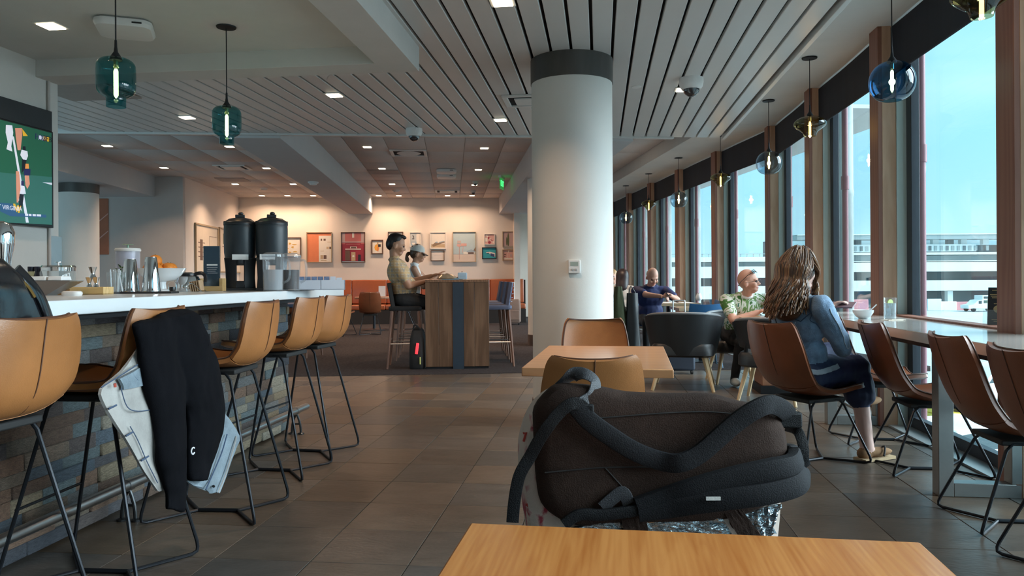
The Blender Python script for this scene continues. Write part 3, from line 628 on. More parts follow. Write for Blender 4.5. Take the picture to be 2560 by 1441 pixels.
# outlet on the stone face
p=pxf(516,850,XF0+.03); t=thing('wall_outlet','small steel power outlet set in the slate bar front','outlet',p,-TH+R(90))
MB().b2(-.035,.035,-.012,.02,-.06,.06).build('plate',M('brushed_steel',(.55,.56,.57),.32,metal=1,var=.05),t,bevel=.003); MB().b2(-.015,.015,-.014,-.01,-.035,.035).build('socket',blackp,t)
# foot rail
steel=MATS['brushed_steel']; RX=-2.24; RZ=.172
fr_t=thing('foot_rail','brushed steel foot rail running along the bar front','foot rail',fr(RX,3.2,0),-TH)
MB().tube([(0,-4,RZ),(0,2.42,RZ)],.025,16).build('rail',steel,fr_t)
for y in (5.42-3.2,ifr(pz(240,1300,0))[1]-3.2,1.2-3.2):
    MB().lathe([(.029,-.02),(.029,.02)],16,X=Tm(0,y,RZ,rx=R(90))).build('collar',steel,fr_t)
    b=MB()
    for s_ in(-1,1):
        b.tube(cat([(s_*.035,y,.008),(s_*.03,y,.07),(s_*.012,y,.13),(0,y,RZ-.02)],4),.009,8); b.lathe([(.024,0),(.024,.008),(.012,.014)],12,X=Matrix.Translation((s_*.036,y,0)))
    b.tube([(-.03,y,.075),(.03,y,.075)],.007,6); b.build('bracket',M('dark_bracket',(.08,.085,.09),.35,metal=.9,var=.05),fr_t)
# ================================================================ THINGS ON THE BAR
ZT=1.078
def ob(u,D,z=ZT): a=(u-1280)/FPX; return Vector((a*D,D,z))
chrome=M('polished_steel',(.78,.78,.78),.07,metal=1,var=.03); clear=glass('clear_glass',(.93,.96,.97),0,1,1.5,.05); cplast=glass('clear_plastic',(.86,.88,.90),.08,1,1.45,.10)
oakl=wood('light_oak',(.55,.36,.14),(.66,.46,.22),.5,(2,12,12),3); paper=M('white_paper',(.8,.8,.8),.7,var=.02)
def lathe_thing(name,label,cat_,loc,parts_,group=None,rz=0):
    t=thing(name,label,cat_,loc,rz,group)
    for nm,prof,m in parts_: MB().lathe(prof,28).build(nm,m,t)
    return t
# coffee urns
bk=M('urn_black',(.014,.017,.022),.38,var=.1); bks=M('urn_black_satin',(.022,.03,.038),.42,var=.1)
for u,l,sx in ((601,'black insulated coffee urn with white label strip beside the menu card',0),(680,'black insulated coffee urn standing behind the two clear pitchers',1)):
    D=5.03; t=thing('coffee_urn',l,'coffee urn',ob(u,D),math.atan2(-(u-1280)/FPX,1)*1.0,'coffee urns')
    MB().lathe([(.096,.215),(.101,.25),(.1025,.40),(.101,.432),(.09,.45)],32).build('tank',bks,t)
    MB().lathe([(.1035,.43),(.1035,.444),(.098,.452),(.07,.472),(.03,.48)],32).build('lid',bk,t)
    b=MB().b2(-.03,.03,-.02,.02,.478,.5); b.lathe([(.012,.5),(.018,.51),(.01,.52)],10,X=Tm(.005,0,-.002)); b.build('lid_latch',bk,t,bevel=.004)
    for s_ in(-1,1): MB().box((s_*.096,0,.44),(.014,.05,.03)).build('side_latch',bk,t,bevel=.004)
    # stand body with an oval opening through it
    n=24; outer=[(-.098,.012),(.098,.012),(.094,.12),(.1,.21),(-.1,.21),(-.094,.12)]
    b=MB()
    for s_ in(-1,1): b.loft([[(s_*.022,-y_,z),(s_*w,-y_*.75,z),(s_*w,y_*.75,z),(s_*.022,y_,z)] if s_>0 else [(s_*.022,y_,z),(s_*w,y_*.75,z),(s_*w,-y_*.75,z),(s_*.022,-y_,z)] for z,w,y_ in ((.012,.095,.09),(.08,.09,.08),(.14,.092,.085),(.215,.1,.1))])
    b.b2(-.03,.03,-.085,.085,.012,.062); b.b2(-.03,.03,-.09,.09,.165,.215); b.build('stand',bk,t,bevel=.006)
    MB().b2(-.1,.1,-.11,.11,0,.016).build('foot_plate',bk,t,bevel=.003)
    MB().b2(-.05 if not sx else -.075,.05 if not sx else .02,-.104,-.099,.20,.235).build('label_strip',paper,t)
    MB().b2(-.014,.014,-.135,-.095,.17,.2).build('tap',bk,t,bevel=.004)
# pitchers
def pitcher(u,D,liq,l):
    t=thing('pitcher',l,'pitcher',ob(u,D),R(10)); pr=[(.058,.0),(.058,.006),(.062,.20),(.066,.215)]
    MB().lathe(pr,28).build('jug',cplast,t); MB().lathe([(.052,.008),(.055,.13 if liq is not None else .16)],24).build('liquid',liq,t)
    MB().lathe([(.067,.208),(.066,.224),(.04,.235),(.01,.237)],28).build('lid',cplast,t)
    MB().tube(cat([(.062,0,.19),(.092,0,.18),(.095,0,.08),(.062,0,.05)],5),.007,8).build('handle',cplast,t)
pitcher(683,4.62,glass('water_milk',(.72,.75,.78),.2,.6,1.33,.45),'clear plastic pitcher of cloudy ice water before the black urn')
pitcher(726,4.78,M('cold_coffee',(.03,.012,.012),.15,var=.05),'clear plastic pitcher of dark cold coffee beside the water pitcher')
tag(MB().b2(-.25,.27,-.1,.1,0,.003).build('serving_mat',M('black_rubber',(.014,.015,.017),.6,var=.1),None,loc=ob(672,4.74,ZT-.001),rot=-TH+R(58),bevel=.003),'black rubber mat lying under the pitchers','mat')
# sweetener caddy
t=thing('sweetener_caddy','white open caddy box filled with rows of sachets on the bar end','caddy',ob(802,5.02),R(14)); cw=M('caddy_white',(.66,.70,.78),.5,var=.02)
MB().b2(-.155,.155,-.07,.07,0,.006).b2(-.155,.155,-.07,-.064,0,.065).b2(-.155,.155,.064,.07,0,.065).b2(-.155,-.149,-.07,.07,0,.065).b2(.149,.155,-.07,.07,0,.065).b2(-.003,.003,-.07,.07,0,.065).build('box',cw,t)
sm=M('sachet_blue',(.16,.22,.36),.5,var=.5,vs=40); 
for k in range(3):
    for i in range(7): MB().b2(-.14+.04*i,-.105+.04*i,-.045+.035*k,-.038+.035*k,.008,.088-.008*(i>5)).build('sachet',sm if i<5 else cw,t)
# menu card in wooden block
D=4.82; t=thing('menu_holder','wooden block holding an upright navy menu card on the bar','menu holder',ob(530,D),R(8)); navy=M('menu_navy',(.025,.055,.085),.3,var=.1)
MB().b2(-.075,.075,-.05,.05,0,.03).b2(-.075,-.05,-.05,.05,.03,.08).b2(.055,.075,-.05,.05,.03,.08).build('block',oakl,t,bevel=.002)
cd=MB().b2(-.05,.048,-.004,.004,.025,.285).build('menu_card',navy,t); MB().b2(-.052,-.049,-.008,.008,.02,.287).b2(.048,.051,-.008,.008,.02,.287).build('acrylic_edge',clear,t)
MB().b2(-.03,.035,-.0048,-.0042,.160,.170).build('text_line',paper,cd)
for i in range(4): MB().b2(-.03+.004*(i%2),.035-.006*(i%3),-.0048,-.0042,.148-.012*i,.1505-.012*i).build('text_line',paper,cd)
# shakers
for u,h,l in ((326,.172,'polished steel cocktail shaker tin on the black bar mat beside the straws'),(378,.182,'taller polished steel cocktail shaker tin on the black bar mat')):
    lathe_thing('cocktail_shaker',l,'shaker',ob(u,4.05,ZT+.012),[('tin',[(.047,0),(.046,.004),(.044,.03),(.03,h-.012),(.027,h-.004),(.0265,h)],chrome),('rim',[(.048,0),(.048,.004),(.047,.006)],chrome)],'cocktail shakers')
tag(MB().b2(-.2,.2,-.055,.055,0,.012).build('bar_mat',MATS['black_rubber'],None,loc=ob(342,4.05,ZT-.001),rot=-TH+R(62) if 0 else R(4),bevel=.003),'black ribbed bar mat under the steel shakers','mat')
# straws glass
t=lathe_thing('straw_glass','tall glass filled with clear wrapped straws on the bar','glass',ob(287,4.0),[('glass',[(.03,0),(.032,.005),(.04,.115)],clear)])
strw=M('straw_clear',(.55,.6,.63),.3,var=.2,vs=30); rs=random.Random(5)
for i in range(16):
    a=rs.uniform(0,6.28); r0=rs.uniform(0,.022); MB().tube([(r0*math.cos(a),r0*math.sin(a),.008),(r0*1.5*math.cos(a+.3),r0*1.5*math.sin(a+.3),.12+rs.uniform(0,.012))],.003,5).build('straw',strw,t)
# muddler sticks beside
tag(MB().tube([(0,0,0),(-.022,0,.115)],.005,6).build('bar_spoon',chrome,None,loc=ob(307,4.0,ZT+.012)),'thin steel bar stick leaning between the straw glass and shaker','bar tool')
# mint
t=thing('mint_sprig','bunch of fresh mint leaves standing behind the steel shaker','herb',ob(303,4.12)); lf=M('mint_green',(.03,.10,.02),.5,var=.3,vs=40)
MB().lathe([(.026,0),(.03,.07)],16).build('cup',clear,t)
for i in range(24):
    a=rs.uniform(0,6.28); z=.075+rs.uniform(0,.065); r=rs.uniform(.0,.022); X=Tm(r*math.cos(a),r*math.sin(a),z,a,rs.uniform(-.9,.4)); MB().add([(0,0,0),(.012,.008,.003),(.028,0,0),(.012,-.008,.003)],[(0,1,2,3)],X=X).build('leaf',lf,t)
MB().tube([(0,0,.004),(0,0,.12)],.003,5).build('stem',lf,t)
# jiggers
for u,z,l in ((232,.048,'steel jigger cup balanced on top of the other jiggers'),(223,0,'steel double jigger in the pair under the balanced one'),(240,0,'steel double jigger in the pair under the balanced one')):
    o=lathe_thing('jigger',l,'jigger',ob(u,3.92,ZT+.036+z),[('cup',[(.016,0),(.008,.018),(.008,.022),(.018,.052)],chrome)],'jiggers')
    if z: o.scale=(1.15,1.15,1.1)
# wood tray
t=thing('wooden_tray','low pale wooden tray box on the bar under the jiggers','tray',ob(189,3.86),R(5))
MB().b2(-.16,.16,-.06,-.05,0,.038).b2(-.16,.16,.05,.06,0,.038).b2(-.16,-.15,-.05,.05,0,.038).b2(.15,.16,-.05,.05,0,.038).b2(-.16,.16,-.06,.06,0,.006).b2(-.15,.15,-.05,.05,.028,.034).build('box',oakl,t,bevel=.001)
MB().b2(-.162,.0,-.062,-.058,0.0,.03).build('front_label',M('tan_leather_strip',(.35,.17,.06),.6,var=.1),t)
tag(MB().loft([[(x*k,y*k,z) for x,y in rpoly(.045,.03,.028)] for k,z in ((.9,0),(1,.008),(.97,.018),(.8,.023))]).build('white_device',plast,None,loc=ob(180,3.55)),'small rounded white device lying on the bar before the tray','device')
# glass jar with steel lid
lathe_thing('storage_jar','wide glass jar with a polished steel lid on the bar','jar',ob(146,4.05,ZT+.036),[('glass',[(.07,0),(.084,.006),(.086,.08),(.082,.09)],clear),('lid',[(.081,.086),(.082,.106),(.084,.108),(.078,.116),(.02,.118)],chrome),('knob',[(.006,.117),(.006,.13),(.02,.132),(.02,.136)],chrome)])
tag(MB().b2(-.16,.16,-.06,.06,0,.036).build('jar_plinth',oakl,None,loc=ob(140,4.09,ZT),rot=R(3),bevel=.002),'pale wooden plinth under the glass storage jar','plinth')
# bottles
for u,m,l in ((78,glass('pale_syrup',(.75,.72,.55),.05,1,1.4,.2),'small bottle of pale syrup with dark cap behind the plate'),(96,M('dark_syrup',(.03,.03,.05),.15,var=.05),'small bottle of dark syrup with dark cap behind the plate')):
    lathe_thing('small_bottle',l,'bottle',ob(u,4.1),[('bottle',[(.021,0),(.022,.1),(.014,.125)],m),('cap',[(.0165,.122),(.0165,.148)],M('cap_navy',(.015,.018,.04),.4,var=.05))])
# angular plate stand with napkins
t=thing('angular_tray','angular silver tray stand with folded napkins on the bar','tray',ob(112,3.7),R(4)); 
MB().loft([[(-.05,-.05,.0),(.03,-.05,.0),(.03,.05,.0),(-.05,.05,.0)],[(-.14,-.07,.068),(.15,-.07,.068),(.15,.07,.068),(-.14,.07,.068)],[(-.14,-.07,.073),(.15,-.07,.073),(.15,.07,.073),(-.14,.07,.073)]]).build('tray',M('tray_silver',(.22,.19,.17),.25,metal=.6,var=.05),t,smooth=False)
for i in range(3): MB().box((-.08+.075*i,0,.083),(.06,.09,.02),X=None,taper=1.1).build('napkin',paper,t,bevel=.003)
# juice dispenser
lathe_thing('drink_canister','tall white ribbed canister with a green disc knob on top','canister',ob(320,4.62),[('body',[(.065,0),(.066,.005),(.068,.25)],glass('milky_plastic',(.80,.80,.88),.15,1,1.45,.35)),('inner',[(.04,.01),(.04,.24)],M('canister_white',(.70,.70,.76),.5,var=.15,vs=20,stretch=(30,30,1))),('lid',[(.072,.247),(.074,.256),(.068,.266),(.01,.268)],plast),('knob',[(.006,.268),(.006,.285),(.034,.287),(.03,.29)],M('knob_green',(.25,.40,.28),.4,var=.05))])
# fruit bowl with oranges
bc=ob(403,4.5); por=M('white_porcelain',(.76,.78,.80),.2,var=.02,coat=.3)
lathe_thing('pedestal_bowl','white porcelain pedestal fruit bowl on the bar','bowl',bc,[('bowl',[(.02,.06),(.075,.07),(.112,.10),(.138,.138),(.142,.14),(.134,.138),(.10,.105),(.01,.08)],por),('foot',[(.065,0),(.06,.006),(.03,.02),(.026,.05),(.03,.066)],por)])
orm=M('orange_skin',(.72,.22,.02),.42,var=.1,vs=6,bump=.3,bs=300)
for i,(dx,dy,z) in enumerate([(-.06,-.02,.125),(-.035,.05,.13),(.045,-.01,.125),(0.0,-.065,.12),(.03,.06,.125),(-.025,-.02,.172)]):
    o=MB().lathe([(.003,-.037)]+[(.038*math.sin(a),-.037*math.cos(a)) for a in [math.pi*k/10 for k in range(1,10)]]+[(.003,.036)],20).build('orange',orm,None,loc=bc+Vector((dx,dy,z+.012)))
    tag(o,'whole orange heaped in the white pedestal bowl' if i<5 else 'topmost orange resting on the heap in the bowl','orange','oranges in the bowl')
    MB().lathe([(.004,0),(.002,.004)],8).build('stem_end',M('stem_green',(.1,.13,.04),.7,var=.1),o,loc=(0,0,.035))
# carafe
t=thing('coffee_carafe','steel coffee carafe with black handle and spout beside the bowl','carafe',ob(470,4.68),R(0))
MB().lathe([(.075,0),(.078,.01),(.074,.06),(.062,.092),(.045,.10)],28).build('body',chrome,t); MB().lathe([(.05,.096),(.048,.11),(.02,.118)],24).build('lid',blackp,t)
MB().tube(cat([(.045,0,.108),(.085,0,.112),(.108,0,.09),(.105,0,.06)],5),.011,8).build('handle',blackp,t); MB().tube([(-.05,0,.09),(-.085,0,.112)],[.02,.012],8).build('spout',blackp,t)
# sachet rack
t=thing('sugar_rack','small wire rack of brown sugar sachets beside the carafe','rack',ob(494,4.5)); br_=M('kraft_sachet',(.42,.28,.17),.7,var=.1)
for i in range(5): MB().b2(-.028+.013*i,-.022+.013*i,-.03,.03,.004,.065).build('sachet',br_,t,rot=(0,-.18,0))
MB().tube(cat([(-.05,-.03,.0),(-.05,-.03,.03),(-.02,-.03,.05),(.04,-.03,.0)],4),.002,6).tube(cat([(-.05,.03,.0),(-.05,.03,.03),(-.02,.03,.05),(.04,.03,.0)],4),.002,6).b2(-.05,.05,-.035,.035,0,.003).build('wire_frame',chrome,t)
# small spectacles-like wire egg cup
t=thing('sauce_cup','small dark sauce cup in a wire holder on the bar','cup',ob(431,4.3)); MB().lathe([(.012,0),(.018,.02),(.016,.032)],16).build('cup',blackp,t); MB().tube(cat([(-.022,0,.0),(-.022,0,.05),(0,0,.065),(.022,0,.05),(.022,0,0)],5),.0018,6).build('wire_holder',chrome,t)
# chrome dome at the left edge
lathe_thing('chrome_lamp_dome','tall polished chrome dome standing on the bar at the wall side','chrome dome',ob(4,3.1),[('base',[(.05,0),(.05,.11),(.04,.115)],plast),('dome',[(.034,.115),(.036,.16),(.046,.22),(.048,.27),(.035,.305),(.01,.316)],chrome)])
tag(MB().b2(-.16,.16,-.0,.006,-.1,.1).build('steel_wall_plate',steel,None,loc=(lambda q:Vector((q.x,q.y,q.z)))(pxf(134,633,-4.24)),rot=-TH+R(90),bevel=.002),'flat steel plate fixed to the wall end under the television','plate') if 0 else None
q=pxf(136,632,-4.243); t=tag(MB().b2(-.0,.012,-.07,.07,-.13,.13).build('steel_wall_plate',steel,None,loc=q,rot=-TH,bevel=.002),'flat steel plate fixed to the wall end under the television','plate')
# ================================================================ SHELL CHAIRS AND BAR STOOLS
leather=M('caramel_leather',(.345,.135,.042),.36,var=.16,vs=5,bump=.10,bs=260,spec=.5)
leather_shaded=M('caramel_leather_shaded',(.21,.066,.028),.36,var=.16,vs=5,bump=.10,bs=260,spec=.5)  # same caramel leather, darkened to paint in the shade of backlit chairs
pipe_l=M('dark_piping',(.09,.035,.018),.5,var=.1); rod=M('black_rod',(.02,.022,.027),.38,metal=.6,var=.08); under=M('black_underside',(.015,.014,.014),.7,var=.1)
def shell_rows(prof,nc=11,wrap=.035,rim=.028):
    P=cat([(x,w,z) for x,z,w in prof],4); rows=[]
    n=len(P)
    for i,p in enumerate(P):
        tg=(P[min(i+1,n-1)]-P[max(i-1,0)]); tg=Vector((tg.x,0,tg.z)).normalized(); nr=Vector((-tg.z,0,tg.x))
        if nr.x<0 and abs(nr.x)>abs(nr.z): nr=-nr
        if nr.z<0 and abs(nr.z)>=abs(nr.x): nr=-nr
        row=[]
        for j in range(nc):
            t=-1+2*j/(nc-1); k=abs(t)**2.6; e=1.0
            lift=(wrap*abs(nr.x)+rim*abs(nr.z))*k
            row.append(Vector((p.x,t*p.y,p.z))+nr*lift)
        rows.append(row)
    return rows
STOOL=[(-.262,1.035,.165),(-.256,1.0,.187),(-.246,.93,.202),(-.234,.86,.206),(-.214,.80,.205),(-.175,.762,.203),(-.11,.75,.205),(0,.748,.21),(.10,.752,.213),(.19,.765,.205),(.225,.762,.18)]
DINER=[(-.345,.865,.165),(-.335,.83,.192),(-.30,.72,.212),(-.265,.62,.215),(-.225,.54,.21),(-.165,.475,.205),(-.05,.445,.205),(.08,.447,.212),(.2,.462,.205),(.245,.458,.18)]
def shell_chair(name,label,loc,rz,prof,hs,m,cat_,group=None,foot=None,sx=.28,sy=.225):
    t=thing(name,label,cat_,loc,rz,group); rows=shell_rows(prof); n=len(rows); cut=int(n*.52)
    bk_=MB().sheet([r for r in rows[:cut+1]],.024).build('backrest',m,t)
    st_=MB().sheet([r for r in rows[cut:]],.026).build('seat',m,t)
    edge=[r[0] for r in rows[:cut+1]][::-1]+rows[0][1:-1]+[r[-1] for r in rows[:cut+1]]
    MB().tube(edge,.005,6).build('piping',pipe_l,bk_)
    mid=[r[5]+Vector((-.026 if i<cut*.8 else -.014,0,-.0 if i<cut*.8 else -.018)) for i,r in enumerate(rows[:cut+1])]
    MB().tube(mid,.0022,5).build('stitching',pipe_l,bk_)
    e2=[r[0] for r in rows[cut:]]+rows[-1][1:-1]+[r[-1] for r in rows[cut:]][::-1]
    MB().tube(e2,.005,6).build('piping',pipe_l,st_)
    MB().b2(-.15,.14,-.14,.14,hs-.055,hs-.03).build('underside_pan',under,t,bevel=.006)
    r=.0075
    for ax in(-1,1):
        for ay in(-1,1):
            top=Vector((ax*.12,ay*.135,hs-.05)); c=Vector((ax*sx,ay*sy,.0085)); j=Vector((ax*.1,0,.0085)); d1=(top-c).normalized(); d2=(j-c).normalized()
            tp2=Vector((ax*.06,ay*.135,hs-.045))
            MB().tube([tp2,top+Vector((-ax*.02,0,.004)),top-d1*.03]+[c+d1*.05,c+d1*.025+d2*.004,c+d1*.008+d2*.012,c+d2*.035,j],r,8).build('leg',rod,t)
    MB().tube([(-.1,0,.0085),(.1,0,.0085)],r*1.3,8).build('base_bar',rod,t)
    if foot:
        k=1-foot/hs; x=.12+(sx-.12)*k; y=.135+(sy-.135)*k
        MB().tube([(x,-y,foot),(x,y,foot)],.006,8).build('footrest',rod,t)
    return t
NS=[(2.13,'caramel leather bar stool with a glossy black bag standing on its seat'),(2.78,'caramel leather bar stool hung with a denim jacket and black hoodie'),(3.57,'caramel leather bar stool next beyond the jacket-draped stool'),(4.36,'caramel leather bar stool second beyond the jacket-draped stool'),(4.87,'caramel leather bar stool standing at the end of the bar')]
for i,(y,l) in enumerate(NS):
    x=-1.94 if i!=2 else -1.88
    shell_chair('bar_stool',l,fr(x,y),math.pi-TH+(R(-3),R(2),R(3),R(-2),R(-5))[i],STOOL,.75,leather,'bar stool','bar stools along the slate bar',foot=.30)
for i,(c,a,l) in enumerate([(Vector((1.846,4.72,0)),R(24),'shaded caramel leather dining chair that the woman in denim sits on'),(fr(1.92,4.74),-TH,'shaded caramel leather dining chair pushed under the counter beside the white bowl'),(fr(1.93,3.76),-TH,'shaded caramel leather dining chair pushed in past the steel counter leg'),(fr(1.90,3.13),-TH+R(4),'shaded caramel leather dining chair tucked in below the small menu stand'),(fr(1.93,5.56),-TH,'shaded caramel leather dining chair at the counter beyond the seated woman')]):
    shell_chair('dining_chair',l,c,a,DINER,.44,leather_shaded,'chair','shaded caramel leather chairs at the window counter')
# ---- oak tables
oak=wood('honey_oak',(.46,.15,.034),(.62,.25,.07),.27,(26,1.6,26),1.5,coat=.25,bump=.05,wk=.10)
oak2=wood('honey_oak_light',(.48,.21,.085),(.60,.30,.14),.28,(1,6,6),1.6,coat=.2,bump=.05)
def cafe_table(name,label,c,rz,w,d,h,th,m,base=rod):
    t=thing(name,label,'table',c,rz)
    MB().b2(-w/2,w/2,-d/2,d/2,h-th,h).build('tabletop',m,t,bevel=.004)
    MB().lathe([(.035,.02),(.035,h-th-.01)],20).build('pedestal',base,t); MB().b2(-.2,.2,-.2,.2,0,.016).build('foot_plate',base,t,bevel=.004); MB().b2(-.16,.16,-.16,.16,h-th-.012,h-th).build('mount_plate',base,t)
    return t
fl_=pz(1325,920,.74); frr=pz(1700.7,924.4,.74); bl=pz(1356,864,.74); brr=pz(1646.5,866.6,.74)
c=(fl_+frr+bl+brr)/4; w=((frr-fl_).length+(brr-bl).length)/2; d=((bl-fl_).length+(brr-frr).length)/2; an=math.atan2(frr.y-fl_.y,frr.x-fl_.x)*.5+math.atan2(brr.y-bl.y,brr.x-bl.x)*.5
cafe_table('cafe_table','small oak cafe table between two caramel chairs before the white column',Vector((c.x,c.y,0)),an,w,d,.74,.04,oak2)
TMc=c
DINER2=[(x,z*.94,w*.98) for x,z,w in DINER]
shell_chair('dining_chair','caramel leather dining chair tucked at the table side facing the column',Vector((.335,3.455,0)),R(90),DINER2,.44,leather,'chair','caramel chairs at the oak table')
cf_=pz(1489,816,.865); shell_chair('dining_chair','caramel leather dining chair between the oak table and the white column',Vector((.545,4.73,0)),R(-90),DINER,.44,leather,'chair','caramel chairs at the oak table')
A=pz(1176,1307,.74); B=pz(2300,1355,.74); an=math.atan2(B.y-A.y,B.x-A.x); w=(B-A).length; mid=(A+B)/2; dn=Vector((math.sin(an),-math.cos(an),0)); ctr=mid+dn*.39
cafe_table('cafe_table','honey oak table top in the foreground before the backpack',Vector((ctr.x,ctr.y,0)),an,w,.78,.74,.04,oak)
NEARC=mid-dn*.30+Vector((.0,0,0))
shell_chair('dining_chair','caramel leather dining chair carrying the dark backpack at the foreground table',Vector((mid.x-dn.x*.33+.02,mid.y-dn.y*.33,0)),an-R(90),[(x,z*.91,w) for x,z,w in DINER],.44,leather,'chair')
# ================================================================ WINDOW COUNTER
CZ=.845; CX0=1.70
quartz2=M('cream_quartz',(.62,.58,.54),.10,var=.08,vs=2.4,detail=8,spec=.6,coat=.3)
wc=thing('window_counter','long pale polished stone counter along the windows','counter',fr(1.95,4.2,0),-TH)
MB().b2(CX0-1.95,2.235-1.95,-5.6,2.55,CZ-.055,CZ).build('slab',quartz2,wc,bevel=.004)
MB().b2(CX0-1.95+.05,2.2-1.95,-5.6,2.5,CZ-.085,CZ-.055).build('support_rail',blackmatte,wc)
lg=M('counter_leg_steel',(.34,.34,.33),.38,metal=.8,var=.1,vs=8)
for u,v in ((2343,1237),(2075,1060)):
    y=ifr(pz(u,v,0))[1]-4.2; x0=1.745-1.95
    MB().b2(x0,x0+.075,y-.04,y+.04,0,CZ-.085).b2(x0+.075,2.15-1.95,y-.04,y+.04,0,.07).b2(2.10-1.95,2.18-1.95,y-.04,y+.04,.07,CZ-.085).build('leg',lg,wc,bevel=.003)
MB().b2(2.2-1.95,2.31-1.95,-5.6,2.5,CZ-.04,CZ+.012).build('back_ledge',brown_w,wc,bevel=.002)
def oc(u,v): return pz(u,v,CZ)
lathe_thing('cereal_bowl','white bowl with a spoon on the window counter','bowl',oc(2158,797),[('bowl',[(.03,0),(.032,.004),(.05,.016),(.068,.044),(.07,.062),(.066,.06),(.045,.02),(.01,.012)],por)])
tag(MB().tube(cat([(0,0,.03),(.05,0,.068),(.085,0,.10)],4),[.008]+[.004]*7+[.006],6).build('spoon',por,None,loc=oc(2158,797)+Vector((.01,0,.0))),'white spoon leaning in the bowl on the window counter','spoon')
gl=oc(2225,798); lathe_thing('water_glass','tall glass of iced water with a lime wedge on the counter','glass',gl,[('glass',[(.038,0),(.04,.004),(.042,.15)],clear),('water',[(.036,.006),(.038,.11)],glass('iced_water',(.80,.87,.90),.1,1,1.33,.2))])
t=[o for o in COL.objects if o.name.startswith('water_glass')][0]
for i in range(5): MB().box((rs.uniform(-.015,.015),rs.uniform(-.015,.015),.03+.018*i),(.02,.02,.018),X=Matrix.Rotation(i,4,'Z')).build('ice_cube',glass('ice',(.85,.92,.95),.15,1,1.3,.25),t,bevel=.003)
MB().add([(0,0,0)]+[(.026*math.cos(a),0,.026*math.sin(a)) for a in [i*math.pi/8 for i in range(9)]]+[(0,.008,0)]+[(.026*math.cos(a),.008,.026*math.sin(a)) for a in [i*math.pi/8 for i in range(9)]],[tuple(range(10)),tuple(range(19,9,-1))]+[(i,10+i,10+(i+1)%10,(i+1)%10) for i in range(10)],X=Tm(0,-.01,.112,.4)).build('lime_wedge',M('lime_green',(.42,.52,.10),.4,var=.2,vs=30),t)
tag(MB().b2(-.06,.06,-.045,.045,0,.003).b2(-.03,.085,-.04,.0,.003,.006).build('paper_napkin',M('napkin_cream',(.66,.58,.48),.8,var=.06),None,loc=oc(2228,801)+Vector((0,0,.0)),rot=R(15)),'cream paper napkin lying under the water glass','napkin')
q=pxf(2210,752,2.16); t=thing('wooden_table_marker','small wooden block holding a blank white card on the counter','card holder',oc(2212,783),-TH+R(10)); MB().b2(-.03,.03,-.02,.02,0,.075).build('block',oakl,t,bevel=.002); MB().b2(-.014,.036,-.002,.002,.075,.145).build('card',paper,t)
# leaflet stand
p=oc(2494,818); t=thing('leaflet_stand','clear acrylic stand with a black leaflet on the window counter','leaflet stand',p,R(-38)); X=Tm(0,0,0,0,0,R(-12))
MB().b2(-.075,.045,-.05,.05,0,.003).b2(-.075,.045,-.012,-.008,0,.10,X=X).build('holder',clear,t)
lf_=MB().b2(-.05,.05,-.006,.0,.006,.235,X=X).build('leaflet',M('leaflet_black',(.014,.015,.018),.35,var=.1),t)
MB().b2(-.053,.053,-.001,.002,.0,.17,X=X).build('white_back',paper,t)
gld=M('leaflet_gold',(.35,.25,.12),.5,var=.05)
for zz_,w_ in ((.215,.03),(.19,.04),(.18,.036),(.17,.03),(.135,.02),(.04,.03),(.03,.02)): MB().b2(-w_,w_,-.0068,-.006,zz_,zz_+.004,X=X).build('text_line',gld,lf_)
MB().lathe([(.022,-.0005),(.022,.0005)],20,X=X@Tm(0,-.0066,.105,rx=R(90))).build('emblem',gld,lf_)
# ================================================================ DINING AREA BEYOND THE COLUMN
blkl=M('black_leather',(.016,.017,.019),.42,var=.15,bump=.1,bs=240,spec=.5); greyl=M('grey_leather_edge',(.16,.17,.18),.45,var=.1); ash=wood('ash_leg',(.52,.36,.19),(.62,.45,.26),.5,(6,6,1),3)
def tub_chair(name,label,c,rz,kind):
    t=thing(name,label,'chair',c,rz); n=25; z0,z1=(.36,.76) if kind==1 else (.50,.77)
    def ring(r,z,dx=0,s=1): return [Vector((-(r[0])*math.cos(a)+dx,r[1]*math.sin(a),z)) for a in [R(-118+236*i/(n-1)) for i in range(n)]]
    outer=[];zs=5
    for k in range(zs+1):
        f=k/zs; q=ring((.24+.06*f,.24+.065*f),0); row=[]
        for i,p in enumerate(q):
            e=abs(i-(n-1)/2)/((n-1)/2); top=z1-.10*e**2.2; bot=z0+(.0 if kind==1 else .12*(1-e)**1.5*0+.02*e); row.append(Vector((p.x,p.y,bot+(top-bot)*f)))
        outer.append(row)
    bkr=MB().sheet(outer,-.035).build('backrest',blkl,t)
    MB().tube([p+Vector((.017 if False else 0,0,.002)) for p in outer[-1]],.016,8).build('rim',greyl,bkr)
    MB().loft([[(x*k,y*k,z) for x,y in rpoly(.27,.26,.12)] for k,z in ((.9,.33),(1,.35),(1,.43),(.93,.46),(.6,.47))]).build('seat',blkl,t)
    if kind==2: 
        for s_ in(-1,1): MB().tube([(-.16,s_*.19,.43),(-.22,s_*.17,.56)],.02,8).build('back_support',blkl,t)
        MB().tube(cat([(-.1,-.2,.42),(-.24,-.12,.46),(-.26,0,.47),(-.24,.12,.46),(-.1,.2,.42)],4),.025,8).build('lower_rim',greyl,t)
    for ax in(-1,1):
        for ay in(-1,1): MB().tube([(ax*.17,ay*.17,.35),(ax*.25,ay*.25,0)],[.024,.014],8).build('leg',ash,t)
    return t
tub_chair('tub_chair','black leather tub armchair with ash legs beside the oak table',Vector((1.78,7.9,0)),R(75),1).scale=(1.2,1.2,1.03)
tub_chair('open_back_chair','black low-back chair with ash legs before the man in leaf-print shirt',Vector((2.37,6.98,0)),R(62),2)
tub_chair('tub_chair','grey-rimmed black tub armchair that the leaf-shirt man sits in',Vector((2.43,8.32,0)),R(-92),1)
